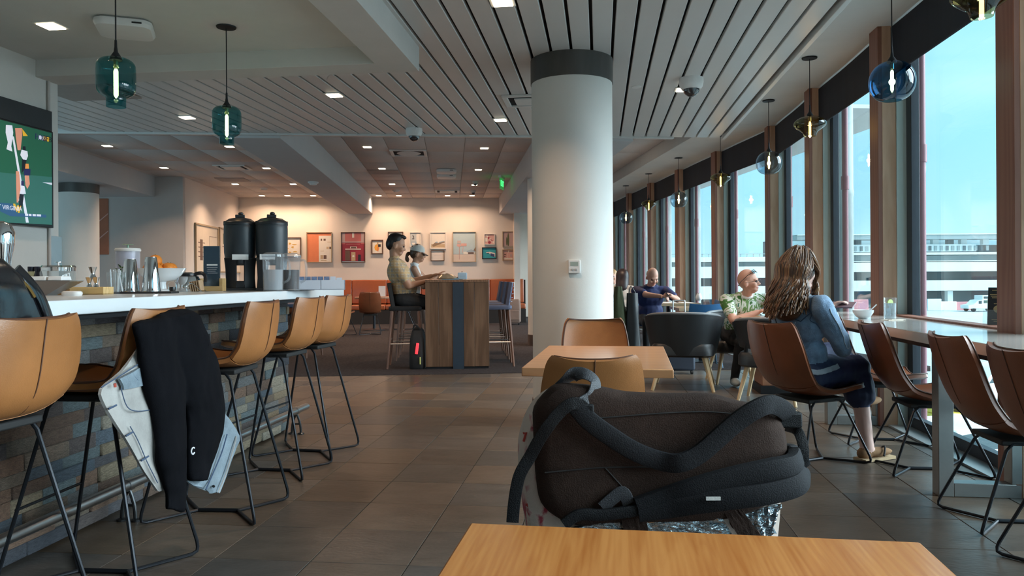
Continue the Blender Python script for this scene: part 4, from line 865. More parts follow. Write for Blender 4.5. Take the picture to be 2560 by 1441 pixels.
# table of the man in the leaf shirt with block pedestal
t=thing('block_table','table on a reddish wooden block pedestal before the leaf-shirt man','table',Vector((2.66,7.60,0)),-TH)
MB().b2(-.36,.36,-.36,.36,.70,.74).build('tabletop',oak2,t,bevel=.004); MB().b2(-.2,.2,-.2,.2,.08,.70).build('pedestal',wood('reddish_block',(.30,.12,.06),(.38,.17,.09),.5,(1,8,8),3),t,bevel=.004); MB().b2(-.22,.22,-.22,.22,0,.08).build('plinth',blackmatte,t)
# table of the man in navy and neighbours
pine=wood('pale_table',(.42,.28,.16),(.52,.37,.23),.3,(1,8,8),3,coat=.2)
def cafe2(label,u,v,w,d,rz,h=.74): p=pz(u,v,h); return cafe_table('cafe_table',label,Vector((p.x,p.y,0)),rz,w,d,h,.04,pine)
cafe2('pale wooden table with papers where the man in navy sits',1672,757,.78,.85,R(3))
cafe2('pale wooden table empty behind the black tub armchair',1752,768,.72,.72,R(-2))
cafe2('pale wooden table before the woman in cream top',1560,749,.6,.6,0)
pr=M('printed_paper',(.75,.75,.75),.7,var=.12,vs=60)
tcp=pz(1672,757,.74)
for i,(u,v,a) in enumerate([(-.26,-.2,.1),(.0,-.18,-.2),(.24,-.12,.15),(-.12,.05,.4)]):
    tag(MB().b2(-.105,.105,-.14,.14,0,.0015).build('paper_sheet',pr,None,loc=(tcp.x+u,tcp.y+v,.7405+.0008*i),rot=a),'printed paper sheet spread on the table of the man in navy','paper','papers on the table')
lathe_thing('milk_jug','small white ceramic jug on the table by the window','jug',pz(1747,752,.741),[('jug',[(.035,0),(.05,.02),(.055,.06),(.04,.10),(.03,.12),(.034,.13)],por)])
blue_m=M('blue_plastic',(.03,.13,.30),.4,var=.06)
def plastic_chair(label,c,rz):
    t=thing('plastic_chair',label,'chair',c,rz,'blue plastic chairs'); rows=[]
    P=cat([(-.24,.2,.80),(-.22,.21,.66),(-.19,.2,.52),(-.14,.2,.46),(0,.21,.445),(.18,.2,.45)],3)
    for p in P: rows.append([(p.x+.03*abs(tq)**2*(p.z>.5),tq*p.y,p.z+.015*abs(tq)**2) for tq in [-1+i/4 for i in range(9)]])
    k=len(rows)//2; MB().sheet(rows[:k+1],.012).build('backrest',blue_m,t); MB().sheet(rows[k:],.014).build('seat',blue_m,t)
    for ax in(-1,1):
        for ay in(-1,1): MB().tube([(ax*.15,ay*.15,.44),(ax*.21,ay*.2,0)],.012,8).build('leg',M('blue_grey_leg',(.10,.16,.22),.4,metal=.5,var=.05),t)
def ppos(u,v,z=.45): p=pz(u,v,z); return Vector((p.x,p.y,0))
plastic_chair('blue plastic chair under the man in navy',Vector((1.98,11.15,0)),R(-95))
plastic_chair('blue plastic chair behind the olive coat',Vector((1.55,11.0,0)),R(10))
plastic_chair('blue plastic chair pushed in at the empty pale table',Vector((2.45,9.75,0)),R(85))
plastic_chair('blue plastic chair by the window posts behind the empty pale table',Vector((2.75,10.9,0)),R(180))
plastic_chair('blue plastic chair carrying the woman in cream top',Vector((1.74,13.5,0)),R(60))
# suitcase handle behind tub chair
t=thing('rolling_suitcase','dark rolling suitcase with a raised silver handle behind the tub chair','suitcase',Vector((1.985,9.05,0)),R(0)); alu=M('aluminium',(.6,.6,.62),.3,metal=.9,var=.05)
MB().b2(-.17,.17,-.11,.11,.04,.56).build('body',M('suitcase_navy',(.02,.03,.05),.6,var=.1),t,bevel=.03)
MB().tube(cat([(-.07,0,.55),(-.07,0,.84),(-.05,0,.865),(.05,0,.865),(.07,0,.84),(.07,0,.55)],3),.009,8).build('handle',alu,t)
for x in(-.13,.13): MB().lathe([(.025,-.012),(.025,.012)],12,X=Tm(x,-.08,.025,ry=R(90))).build('wheel',tyre,t)
# ================================================================ REAR ROOM FURNITURE
walnut=wood('walnut_panel',(.10,.052,.028),(.17,.095,.055),.45,(8,8,.8),3); navyp=M('navy_panel',(.022,.036,.055),.5,var=.1)
pL=pz(1064,925,0); pR=pz(1224,923,0); HW=(pR-pL).length; hc=(pL+pR)/2
ht=thing('communal_table','tall walnut communal table with a navy centre strip on its end','high table',Vector((hc.x,hc.y,0)),PH); HL=3.0; HH=1.10
for x0,x1,m,nm in ((-HW/2,-HW*.29,walnut,'end_board'),(-HW*.29,-HW*.07,walnut,'end_board'),(HW*.10,HW*.27,walnut,'end_board'),(HW*.27,HW/2,walnut,'end_board')): MB().b2(x0+.002,x1-.002,0,.05,.035,HH-.0).build(nm,m,ht,bevel=.002)
MB().b2(-HW*.07,HW*.10,-.008,.05,0,HH-.002).build('centre_strip',navyp,ht); MB().b2(-HW/2+.01,HW/2-.01,.01,.05,0,.035).build('toe_board',blackmatte,ht)
MB().b2(-HW/2,HW/2,-.004,HL,HH,HH+.03).build('tabletop',wood('walnut_top',(.16,.08,.045),(.24,.13,.075),.3,(8,1,8),3,coat=.2),ht,bevel=.003)
MB().b2(-HW*.28,HW*.28,.05,HL-.05,HH-.1,HH).build('apron',walnut,ht)
MB().b2(-HW/2,HW/2,HL-.05,HL,0,HH).build('end_panel',walnut,ht)
blk_f=M('black_fabric',(.018,.017,.018),.8,var=.1)
stripe=M('striped_fabric',(.10,.11,.17),.8,var=.1)
dkwood=wood('stool_walnut',(.13,.055,.032),(.19,.085,.05),.45,(6,6,1),3)
def wood_stool(label,c,rz,striped,group='wooden high stools'):
    t=thing('high_stool',label,'bar stool',c,rz,group); m=stripe if striped else blk_f
    MB().loft([[(x*k,y*k,z) for x,y in rpoly(.21,.21,.06)] for k,z in ((.95,.74),(1,.755),(1,.785),(.9,.80))]).build('seat',m,t)
    rows=[[(-.19-.05*(z-.78)/.3+.03*abs(q)**2,q*.2,z) for q in [-1+i/4 for i in range(9)]] for z in (.78,.85,.92,1.0,1.06,1.09)]
    bk_=MB().sheet(rows,.04).build('backrest',m,t)
    if striped:
        for z in (.84,.89,.94,.99,1.04):
            x=-.19-.05*(z-.78)/.3; MB().tube([(x-.022*sg_+.03*abs(q)**2+(.0 if sg_>0 else .022),q*.2,z) for q in [-1+i/4 for i in range(9)] for sg_ in (1,)],.004,5).build('stripe',M('pale_stripe',(.38,.38,.44),.8,var=.05),bk_)
    for ax in(-1,1):
        for ay in(-1,1): MB().tube([(ax*.165,ay*.165,.745),(ax*.225,ay*.225,.006)],[.022,.014],8).build('leg',dkwood,t)
        MB().tube([(ax*.165,-.165,.735),(ax*.165,.165,.735)],.018,6).build('seat_rail',dkwood,t)
    for z,ax in ((.28,1),(.36,-1)):
        k=1-z/.745; x=.165+.06*k; MB().tube([(ax*x,-x,z),(ax*x,x,z)],.008,6).build('foot_bar',steel,t)
    for ay in(-1,1):
        z=.32; x=.165+.06*(1-z/.745); MB().tube([(-x,ay*x,z),(x,ay*x,z)],.008,6).build('foot_bar',steel,t)
    return t
bx_=lambda x,y: Vector((hc.x,hc.y,0))+Vector((x*cp_-y*sp_,x*sp_+y*cp_,0))
wood_stool('black-seated wooden high stool carrying the man in plaid shirt',bx_(-.66,.30),PH,False)
wood_stool('black-seated wooden high stool carrying the woman in white cap',bx_(-.62,1.25),PH,False)
wood_stool('black-seated wooden high stool empty beyond the woman in white cap',bx_(-.62,2.1),PH,False)
for i,l in enumerate(('navy striped high stool at the corner of the communal table','navy striped high stool second along the communal table','navy striped high stool at the far end of the communal table')): wood_stool(l,bx_(.50,.40+.85*i),PH+math.pi,True)
wood_stool('navy striped high stool behind the end of the slate bar',pz(752,893,0)*1.0,PH+R(160),True); wood_stool('navy striped high stool farther behind the slate bar end',pz(770,862,0),PH+R(170),True)
# things on the communal table
def oh(u,D): a=(u-1280)/FPX; return Vector((a*D,D,HH+.03))
t=thing('snack_bag','crumpled foil snack bag lying on the communal table','bag',oh(1118,9.95)); 
rows=[]
for i in range(9):
    r=[]; f=i/8
    for j in range(13):
        g=j/12; k=.75*math.sin(math.pi*f)**.6*math.sin(math.pi*g)**.5; r.append((-.11+.22*g+.01*math.sin(9*f),-.09+.18*f,.004+.075*k+.018*noise.noise((f*5,g*6,1))*k))
    rows.append(r)
MB().sheet(rows,.02).build('pouch',[M('foil_tan',(.55,.42,.28),.3,metal=.5,var=.35,vs=14)],t); MB().b2(-.06,.16,-.095,-.08,.0,.02).build('blue_band',M('foil_blue',(.25,.42,.55),.3,metal=.4,var=.1),t)
t=thing('napkin_dispenser','pale blue napkin dispenser box on the communal table','dispenser',oh(1156,9.95),PH); MB().b2(-.06,.06,-.04,.04,.004,.09).build('case',M('dispenser_blue',(.46,.58,.68),.4,var=.04),t,bevel=.006); MB().b2(-.045,.045,-.03,.03,.088,.097).build('napkins',paper,t); 
for i in range(3): MB().b2(-.035,.035,-.042,-.0395,.03+.014*i,.033+.014*i).build('text_line',M('print_grey',(.3,.38,.45),.6,var=.05),t)
tag(MB().b2(-.012,.16,-.05,.05,0,.004).build('clear_tray',cplast,None,loc=oh(1130,10.1)+Vector((0,0,.06)),rot=(0,R(20),0)) ,'clear plastic lid standing behind the snack bag','lid') if 0 else None
t=thing('card_reader','dark tablet screen propped on the communal table','tablet',oh(1140,10.35),PH); MB().b2(-.006,.006,-.06,.06,0,.14,X=Matrix.Rotation(R(38),4,'Y')).build('screen',M('tablet_brown',(.09,.05,.045),.3,var=.1),t,bevel=.003); MB().b2(-.02,.09,-.05,.05,0,.012).build('stand',blackp,t)
# black backpack on the floor by the table
t=thing('floor_backpack','black backpack with a red light strip leaning at the communal table','backpack',Vector((hc.x-HW/2-.11,hc.y+.12,.006)),0)
rings=[]
for z,k in ((0,.9),(.02,1),(.2,1.0),(.38,.92),(.48,.7),(.52,.35)): rings.append([(x*k,y*k,z) for x,y in rpoly(.10,.15,.06)])
MB().loft(rings).build('body',blk_f,t); MB().box((-.03,-.16,.26),(.035,.02,.14),X=Tm(0,0,0,0,R(8))).build('red_light',M('red_glow',(.9,.05,.06),.4,emit=1.2,ecol=(1,.05,.07)),t,bevel=.006)
MB().box((.045,-.155,.11),(.012,.01,.09)).build('reflector',M('yellow_reflector',(.6,.6,.2),.4,emit=.15,ecol=(.8,.9,.3)),t); MB().tube(cat([(-.05,-.1,.5),(-.02,-.12,.56),(.04,-.1,.5)],5),.01,8).build('carry_loop',blk_f,t)
# ---- banquette
ban=M('burnt_orange_leather',(.34,.085,.03),.32,var=.12,vs=4,spec=.6); dk=M('dark_base',(.02,.014,.012),.7,var=.1)
x0=ibr(pyb(700,700,19.6))[0]; x1=ibr(pyb(1311,700,19.6))[0]; bq=thing('banquette','long burnt orange leather banquette below the picture wall','banquette',br((x0+x1)/2,19.6,0),PH); wq=x1-x0
MB().b2(-wq/2,wq/2,-.35,.32,.006,.36).build('base',dk,bq); MB().b2(-wq/2-.0,wq/2+.05,.25,.335,.36,1.10).build('back_frame',dk,bq)
nseg=round(wq/.86); sg=wq/nseg; bme=bevbox('back_cushion',(sg-.006,.13,.62),.03,3); bme.materials.append(ban); sme2=bevbox('seat_cushion',(sg-.006,.56,.13),.03,3); sme2.materials.append(ban)
for i in range(nseg):
    x=-wq/2+(i+.5)*sg; part(bme,'back_cushion',ban,bq,(x,.19,.81),(R(-4),0,0)); part(sme2,'seat_cushion',ban,bq,(x,-.08,.425))
# rear tables with chairs
rust=M('rust_leather',(.24,.075,.03),.4,var=.12)
def rear_table(label,p): 
    t=thing('bistro_table',label,'table',p,PH); MB().lathe([(.42,.70),(.425,.71),(.425,.735),(.42,.74)],40).build('tabletop',wood('rust_table',(.22,.09,.045),(.30,.14,.075),.35,(1,8,8),3),t); MB().lathe([(.03,.03),(.03,.70)],14).build('pedestal',rod,t); MB().lathe([(.26,0),(.25,.02),(.04,.04)],28).build('foot',rod,t)
rear_table('round rust-brown bistro table with a white menu card at the banquette',pd(935,742,16.9)*1.0-Vector((0,0,pd(935,742,16.9).z-.006)))
rear_table('round rust-brown bistro table half hidden behind the bar end',pd(800,742,16.6)-Vector((0,0,pd(800,742,16.6).z-.006)))
tp=pd(955,720,16.9); t=thing('menu_card','white menu card standing on the bistro table','menu card',Vector((tp.x,16.9,.746)),PH); MB().b2(-.075,.075,-.004,.004,.01,.24).build('card',paper,t); MB().b2(-.085,.085,-.03,.03,0,.012).build('foot',clear,t)
def rz_(u,v,D): a=(u-1280)/FPX; return Vector((a*D,D,.006))
for u,D,a,l in ((925,15.7,PH+R(95),'rust leather wire-legged chair with its back turned before the bistro table'),(1008,17.1,PH+R(190),'rust leather wire-legged chair at the side of the bistro table'),(850,15.3,PH+R(70),'rust leather wire-legged chair half hidden by the end bar stool'),(735,15.8,PH+R(80),'rust leather wire-legged chair behind the bar end')):
    shell_chair('wire_chair',l,rz_(u,0,D),a,DINER,.44,rust,'chair','rust chairs in the rear room')
# suitcase by banquette
t=thing('canvas_suitcase','taupe canvas trolley suitcase with a raised white handle by the banquette','suitcase',pz(1282,812,.006),PH); tau=M('taupe_canvas',(.25,.16,.125),.8,var=.12)
MB().loft([[(x*k,y*k,z) for x,y in rpoly(.19,.13,.06)] for k,z in ((.85,.05),(1,.08),(1.02,.4),(.96,.58),(.8,.62))]).build('body',tau,t); MB().tube(cat([(-.10,0,.6),(-.10,0,1.0),(-.08,0,1.03),(.02,0,1.03),(.04,0,1.0),(.04,0,.6)],3),.012,8).build('handle',paper,t)
MB().b2(-.15,.15,-.145,-.125,.12,.36).build('front_pocket',tau,t,bevel=.01)
for x in(-.14,.14): MB().lathe([(.03,-.012),(.03,.012)],12,X=Tm(x,-.08,.03,ry=R(90))).build('wheel',tyre,t)
# ================================================================ PICTURES
def Q(n,c): return M('print_'+n,c,.55,var=.04)
frame_b=M('frame_walnut',(.10,.05,.03),.45,var=.1); frame_l=M('frame_brass',(.36,.27,.17),.45,var=.08); frame_w=M('frame_white',(.68,.64,.60),.5,var=.02); frame_k=M('frame_black',(.02,.016,.015),.4,var=.05)
cream=Q('cream',(.74,.68,.60))
def picture(label,u0,v0,u1,v1,fm,bgc,shapes,fw=.018,mat=0.,wall='back'):
    if wall=='back': a=pyb(u0,v1,YB); b=pyb(u1,v0,YB); w=(b-a).xy.length; h=b.z-a.z; c=(a+b)/2; rz=PH
    else:
        a=pxb(u0,v1,xw); b=pxb(u1,v0,xw); w=(b-a).xy.length; h=pxb(u0,v0,xw).z-a.z; c=Vector(((a.x+b.x)/2,(a.y+b.y)/2,a.z+h/2)); rz=PH+R(90)
    t=thing('framed_picture',label,'picture',c,rz,'framed pictures on the rear walls'); f=MB()
    for q in ((-w/2,w/2,-h/2,-h/2+fw),(-w/2,w/2,h/2-fw,h/2),(-w/2,-w/2+fw,-h/2+fw,h/2-fw),(w/2-fw,w/2,-h/2+fw,h/2-fw)): f.b2(q[0],q[1],-.045,-.002,q[2],q[3])
    f.build('frame',fm,t,bevel=.002); MB().b2(-w/2+fw,w/2-fw,-.022,-.002,-h/2+fw,h/2-fw).build('print',bgc,t)
    iw,ih=w-2*fw,h-2*fw
    for k,(pts,m) in enumerate(shapes):
        P=[(-iw/2+iw*x,-.0225-.0004*(k+1),ih/2-ih*y) for x,y in pts]
        ar=sum(P[i][0]*P[(i+1)%len(P)][2]-P[(i+1)%len(P)][0]*P[i][2] for i in range(len(P)))
        if ar<0: P=P[::-1]
        MB().add(P,[tuple(range(len(P)))]).build('printed_shape',m,t,smooth=False)
def rc(x0,y0,x1,y1): return [(x0,y0),(x1,y0),(x1,y1),(x0,y1)]
def cir(cx,cy,r,asp=1,a0=0,a1=360,n=10): return [(cx+r*math.cos(R(a0+(a1-a0)*i/n)),cy+asp*r*math.sin(R(a0+(a1-a0)*i/n))) for i in range(n+1 if a1-a0<360 else n)]
coral=Q('coral',(.66,.20,.09)); dkr=Q('dark_window',(.14,.08,.06)); sand=Q('sand',(.50,.36,.22)); red=Q('crimson',(.30,.03,.05)); red2=Q('rose',(.50,.15,.14)); gold=Q('gold',(.60,.36,.08)); orange=Q('orange',(.75,.35,.05)); greyq=Q('grey',(.34,.31,.29)); sky=Q('pale_sky',(.42,.52,.55)); pinkq=Q('pink',(.60,.34,.30)); teal_q=Q('teal',(.04,.32,.36)); blackq=Q('black',(.02,.02,.03)); green_q=Q('cactus',(.10,.12,.06)); mauve=Q('mauve',(.46,.33,.32)); lightblue=Q('ice_blue',(.45,.48,.48))
picture('small print of scattered yellow half circles in walnut frame',690,594,753,643,frame_b,cream,[(cir(x,y,.1,.6,a,a+180),gold) for x,y,a in ((.52,.3,-90),(.75,.33,0),(.42,.55,0),(.72,.5,90),(.52,.8,-90),(.78,.78,180))],.02)
picture('large print of a white building on coral sky',767,581,830,657,frame_l,coral,[(rc(.48,.1,1,1),cream),(rc(.56,.2,.62,.27),dkr),(rc(.68,.2,.77,.27),dkr),(rc(.84,.31,1,.325),sand),(rc(.8,.48,.9,.56),sand),(rc(.92,.48,1,.56),dkr),(rc(.55,.62,.7,.635),sand),(rc(.55,.77,.66,.9),sand),(rc(.68,.77,.8,.9),dkr),(rc(.56,.94,.8,.965),sand)],.018)
picture('large print of a crimson theatre facade with a pale door',853,581,913,657,frame_b,red,[(rc(0,0,1,.3),red2),(rc(0,0,.15,.34),mauve),(rc(.85,0,1,.34),mauve),(rc(.46,.0,.55,.17),cream),(rc(0,.3,1,.335),mauve),(rc(0,.36,.16,.39),red2),(rc(.84,.36,1,.39),red2),(rc(.2,.38,.8,.4),red2),(rc(.37,.47,.66,.53),cream),(rc(.4,.485,.63,.53),dkr),(rc(.16,.545,.84,.575),cream),(rc(.16,.6,.36,.95),dkr),(rc(.42,.66,.6,.96),sand),(cir(.51,.8,.05,.7),cream),(rc(.72,.75,.83,.97),blackq),(rc(0,.97,1,1),greyq)],.014)
picture('small abstract print with an orange blob and black square',929,600,958,636,frame_b,cream,[(cir(.45,.55,.25,1.1),orange),(rc(.45,.12,.62,.3),sand),(rc(.58,.28,.85,.5),blackq),(rc(.5,.5,.62,.85),coral)],.025)
picture('grey landscape photograph behind the plaid-shirt man in walnut frame',970,580,1008,612,frame_b,cream,[(rc(.08,.1,.92,.86),lightblue),(cir(.2,.3,.13,1.2),dkr),(cir(.18,.34,.08,1.2),cream),([(.1,.75),(.5,.55),(.92,.5),(.92,.86),(.1,.86)],cream)],.02)
picture('white framed print of a lifeguard tower marked 2',1024,581,1053,618,frame_w,cream,[(rc(.05,.05,.6,.65),lightblue),([(.05,.65),(.6,.65),(.66,1),(.6,1),(.4,.75),(.2,.98),(.1,.98)],greyq),([(.12,.72),(.52,.72),(.38,.9),(.26,.9)],cream)],.016)
a=pyb(1024,618,YB); b=pyb(1053,581,YB); c=(a+b)/2; PT=[o for o in COL.objects if o.name.startswith('framed_picture')][-1]; text('lettering','2',.13,blackq,PT,(-.055,-.027,.055),(R(90),0,0))
picture('white framed print of pale dunes and mountains',1075,581,1115,623,frame_w,cream,[(rc(.05,.72,.95,.95),sand),([(.1,.8),(.3,.62),(.45,.66),(.95,.55),(.95,.62),(.5,.78),(.2,.9)],Q('brown',(.25,.17,.11))),([(.3,.6),(.45,.56),(.5,.64),(.34,.66)],greyq),([(.55,.6),(.9,.52),(.95,.57),(.6,.64)],greyq)],.016)
picture('faint pale print in a thin walnut frame below the dunes print',1077,626,1111,653,frame_b,cream,[(rc(.1,.1,.9,.9),Q('pale_mauve',(.70,.62,.57))),(rc(.2,.48,.8,.5),lightblue)],.016)
picture('large print of a pink roadside sign under blue sky',1132,580,1190,656,frame_l,sky,[(rc(0,.74,1,1),Q('pale_sand',(.64,.52,.44))),(rc(.0,.73,1,.755),greyq),(rc(.255,.5,.285,.93),Q('rose_pole',(.5,.33,.29))),([(.4,.7),(.42,.7),(.46,.48),(.44,.48)],pinkq),(rc(.16,.4,.32,.47),pinkq),(rc(.34,.38,.6,.47),pinkq),([(.18,.47),(.34,.47),(.3,.5),(.24,.5)],pinkq),(rc(.18,.28,.34,.38),Q('sign_rose',(.5,.38,.35))),(rc(.45,.66,.96,.75),cream),([(.6,.64),(.8,.58),(.97,.63),(.97,.68),(.6,.68)],greyq),(rc(.66,.68,.92,.74),dkr),([(.9,.62),(1,.5),(1,.66)],Q('tree_brown',(.2,.15,.12)))],.016)
picture('white framed red striped print above the teal one',1210,585,1237,612,frame_w,pinkq,[([(.05,.05),(.25,.05),(.95,.75),(.95,.95)],cream),([(.35,.2),(.55,.35),(.45,.5),(.33,.42)],red),([(.6,.45),(.9,.7),(.8,.75),(.6,.55)],red),(cir(.5,.85,.15),red),(rc(.05,.35,.3,.75),cream)],.016)
picture('teal print of a white hand shape in black frame',1205,619,1241,648,frame_k,teal_q,[([(.25,.4),(.55,.35),(.95,.5),(.95,.85),(.7,.8),(.55,.55),(.3,.5)],cream),([(.6,.5),(.9,.6),(.9,.9),(.6,.75)],Q('ink_blue',(.05,.06,.16))),([(.3,.48),(.5,.46),(.5,.52),(.32,.53)],blackq)],.018)
picture('cactus print with a red edge stripe',1256,579,1293,618,frame_l,mauve,[(rc(.85,0,1,1),red),(cir(.38,.55,.07,7),green_q),(cir(.27,.65,.05,6),green_q),(rc(.0,.97,.85,1),greyq)],.016)
picture('small pink facade print below the cactus print',1256,624,1284,652,frame_l,pinkq,[(rc(.05,.05,.95,.2),mauve),(rc(.5,.02,.6,.24),cream),(rc(.1,.4,.3,.5),dkr),(rc(.1,.62,.25,.7),dkr),(rc(.05,.8,.95,.95),cream),(rc(.4,.3,.43,.9),cream),(rc(.7,.4,.9,.7),mauve)],.018)
picture('tall pale botanical print on the side wall by the corner',486,557,542,684,frame_l,Q('pale_art',(.68,.58,.46)),[(rc(.18,.3,.3,.75),Q('ink_brown',(.13,.08,.06))),(rc(.1,.36,.4,.38),dkr),(rc(.1,.46,.42,.48),dkr),(rc(.1,.56,.42,.58),dkr),(rc(.1,.66,.4,.68),dkr),(rc(.6,.2,.95,.21),dkr),(rc(.6,.2,.61,.5),dkr)],.035,0,'side')
picture('second tall pale print on the side wall beside the urns',546,568,600,682,frame_l,Q('pale_art2',(.66,.56,.45)),[(rc(.15,.1,.25,.35),green_q),(rc(.12,.4,.3,.42),dkr),(rc(.4,.7,.6,.8),coral)],.035,0,'side')
# terracotta panel on the grey wall
a=pyb(243,637,yq2); b=pyb(271,497,yq2); w=(b-a).xy.length; t=thing('framed_picture','tall terracotta abstract picture on the grey wall behind the column','picture',Vector((a.x-.35+w/2,(a.y+b.y)/2,(a.z+b.z)/2)),PH); h=b.z-a.z
hw=w/2+.35
MB().b2(-hw,w/2+.35,-.05,-.002,-h/2,h/2).build('canvas',M('terracotta',(.36,.13,.07),.7,var=.15,vs=2),t,bevel=.004)
for z_ in (-.1,.25): MB().add([(hw-.28,-.0515,z_-.25),(hw-.0,-.0515,z_+.0),(hw-.0,-.0515,z_+.02),(hw-.28,-.0515,z_-.22)],[(0,1,2,3)]).build('printed_shape',pinkq,t,smooth=False)
# wall switch
p=pyb(1293,663,YB); t=thing('wall_switch','small white wall switch plate beside the pictures','switch',p,PH); MB().b2(-.05,.05,-.012,0,-.055,.055).build('plate',plast,t,bevel=.003); MB().b2(-.012,.012,-.016,-.01,-.02,.01).build('toggle',greyq,t)
# ================================================================ PEOPLE
skin=M('skin_light',(.56,.30,.22),.5,var=.06,vs=20,spec=.4); skin2=M('skin_tan',(.46,.235,.145),.5,var=.06,vs=20,spec=.4); lip=M('lip',(.42,.16,.13),.45,var=.05); eyed=M('eye_dark',(.03,.02,.02),.2,var=.05)
hair_k=M('hair_black',(.010,.008,.008),.45,var=.3,vs=60,stretch=(1,1,.2)); hair_b=M('hair_brown',(.075,.034,.016),.42,var=.5,vs=50,stretch=(3,3,.3)); hair_b2=M('hair_light_brown',(.20,.085,.035),.42,var=.4,vs=50,stretch=(3,3,.3)); hair_b3=M('hair_highlight',(.32,.17,.08),.42,var=.4,vs=50,stretch=(3,3,.3)); hair_bl=M('hair_blond',(.42,.24,.10),.5,var=.3,vs=50); hair_g=M('hair_grey_stubble',(.40,.31,.27),.6,var=.1)
denim=M('denim_blue',(.15,.235,.35),.85,var=.6,vs=7,bump=.35,bs=160,sheen=.2,detail=6); navyshirt=M('navy_shirt',(.012,.02,.085),.75,var=.2,vs=8,bump=.1,bs=120); creamt=M('cream_knit',(.62,.55,.49),.9,var=.1,vs=30,bump=.3,bs=160); whitet=M('white_top',(.72,.70,.68),.8,var=.05); navysk=M('navy_skirt',(.012,.022,.07),.7,var=.2,vs=4); blackt=M('black_trousers',(.012,.012,.014),.8,var=.15); shoe_g=M('grey_trainer',(.34,.38,.38),.7,var=.15,vs=30); suede=M('tan_suede',(.24,.13,.06),.9,var=.12,vs=20); solew=M('cork_sole',(.46,.33,.19),.8,var=.1)
def pattern(name,cols,scale,kind):
    m=M(name,cols[0],.8); N=m.node_tree.nodes; L=m.node_tree.links; b=N['Principled BSDF']; t=N.new('ShaderNodeTexCoord')
    if kind=='leaf':
        n=N.new('ShaderNodeTexNoise'); n.inputs['Scale'].default_value=scale; n.inputs['Detail'].default_value=2; n.inputs['Distortion'].default_value=2.2; r=N.new('ShaderNodeValToRGB'); r.color_ramp.interpolation='CONSTANT'
        while len(r.color_ramp.elements)<len(cols): r.color_ramp.elements.new(.5)
        for i,(p,c) in enumerate(cols_pos[name]): r.color_ramp.elements[i].position=p; r.color_ramp.elements[i].color=(*c,1)
        L.new(t.outputs['Object'],n.inputs['Vector']); L.new(n.outputs['Fac'],r.inputs[0]); L.new(r.outputs[0],b.inputs['Base Color'])
    else:
        prev=None
        for d,sc,c,th in (('Z',scale,cols[1],.80),('X',scale*.8,cols[2],.80),('Y',scale*.8,cols[2],.80),('Z',scale*.5,cols[3],.62),('X',scale*.5,cols[3],.7)):
            w=N.new('ShaderNodeTexWave'); w.bands_direction=d; w.inputs['Scale'].default_value=sc; w.inputs['Distortion'].default_value=.8; w.inputs['Detail Scale'].default_value=.4
            g=N.new('ShaderNodeMath'); g.operation='GREATER_THAN'; g.inputs[1].default_value=th; k=N.new('ShaderNodeMath'); k.operation='MULTIPLY'; k.inputs[1].default_value=.6
            x=N.new('ShaderNodeMix'); x.data_type='RGBA'; x.inputs[7].default_value=(*c,1); L.new(t.outputs['Object'],w.inputs['Vector']); L.new(w.outputs['Fac'],g.inputs[0]); L.new(g.outputs[0],k.inputs[0]); L.new(k.outputs[0],x.inputs[0])
            if prev is None: x.inputs[6].default_value=(*cols[0],1)
            else: L.new(prev,x.inputs[6])
            prev=x.outputs[2]
        L.new(prev,b.inputs['Base Color'])
    return m
cols_pos={'leaf_print':[(0,(.05,.15,.03)),(.40,(.62,.64,.58)),(.50,(.13,.26,.08)),(.56,(.66,.68,.62)),(.64,(.06,.20,.16))]}
leafp=pattern('leaf_print',[1]*5 and [(.6,.6,.6)]*5,5.5,'leaf'); plaid=pattern('plaid_shirt',[(.50,.34,.19),(.60,.52,.43),(.20,.20,.21),(.56,.36,.17)],9,'plaid')
def ik(S,T,l1,l2,pole):
    d=T-S; L=min(d.length,(l1+l2)*.999); d=d.normalized(); T=S+d*L; a=(l1*l1-l2*l2+L*L)/(2*L); h=math.sqrt(max(l1*l1-a*a,0)); p=pole-d*pole.dot(d); p=p.normalized() if p.length>1e-4 else Vector((0,0,-1))
    return S+d*a+p*h, T
def cap_mesh(b,p0,r0,p1,r1,seg=14):
    d=(p1-p0); L=d.length; d=d.normalized() if L>1e-6 else Vector((0,0,1)); path=[];rad=[]
    for k in range(5): a=R(88-22*k) if k<4 else 0; path.append(p0-d*(r0*math.sin(a))); rad.append(max(r0*math.cos(a),.001))
    for k in range(5): a=R(22*k if k<4 else 88); path.append(p1+d*(r1*math.sin(a))); rad.append(max(r1*math.cos(a),.001))
    b.tube(path,rad,seg)
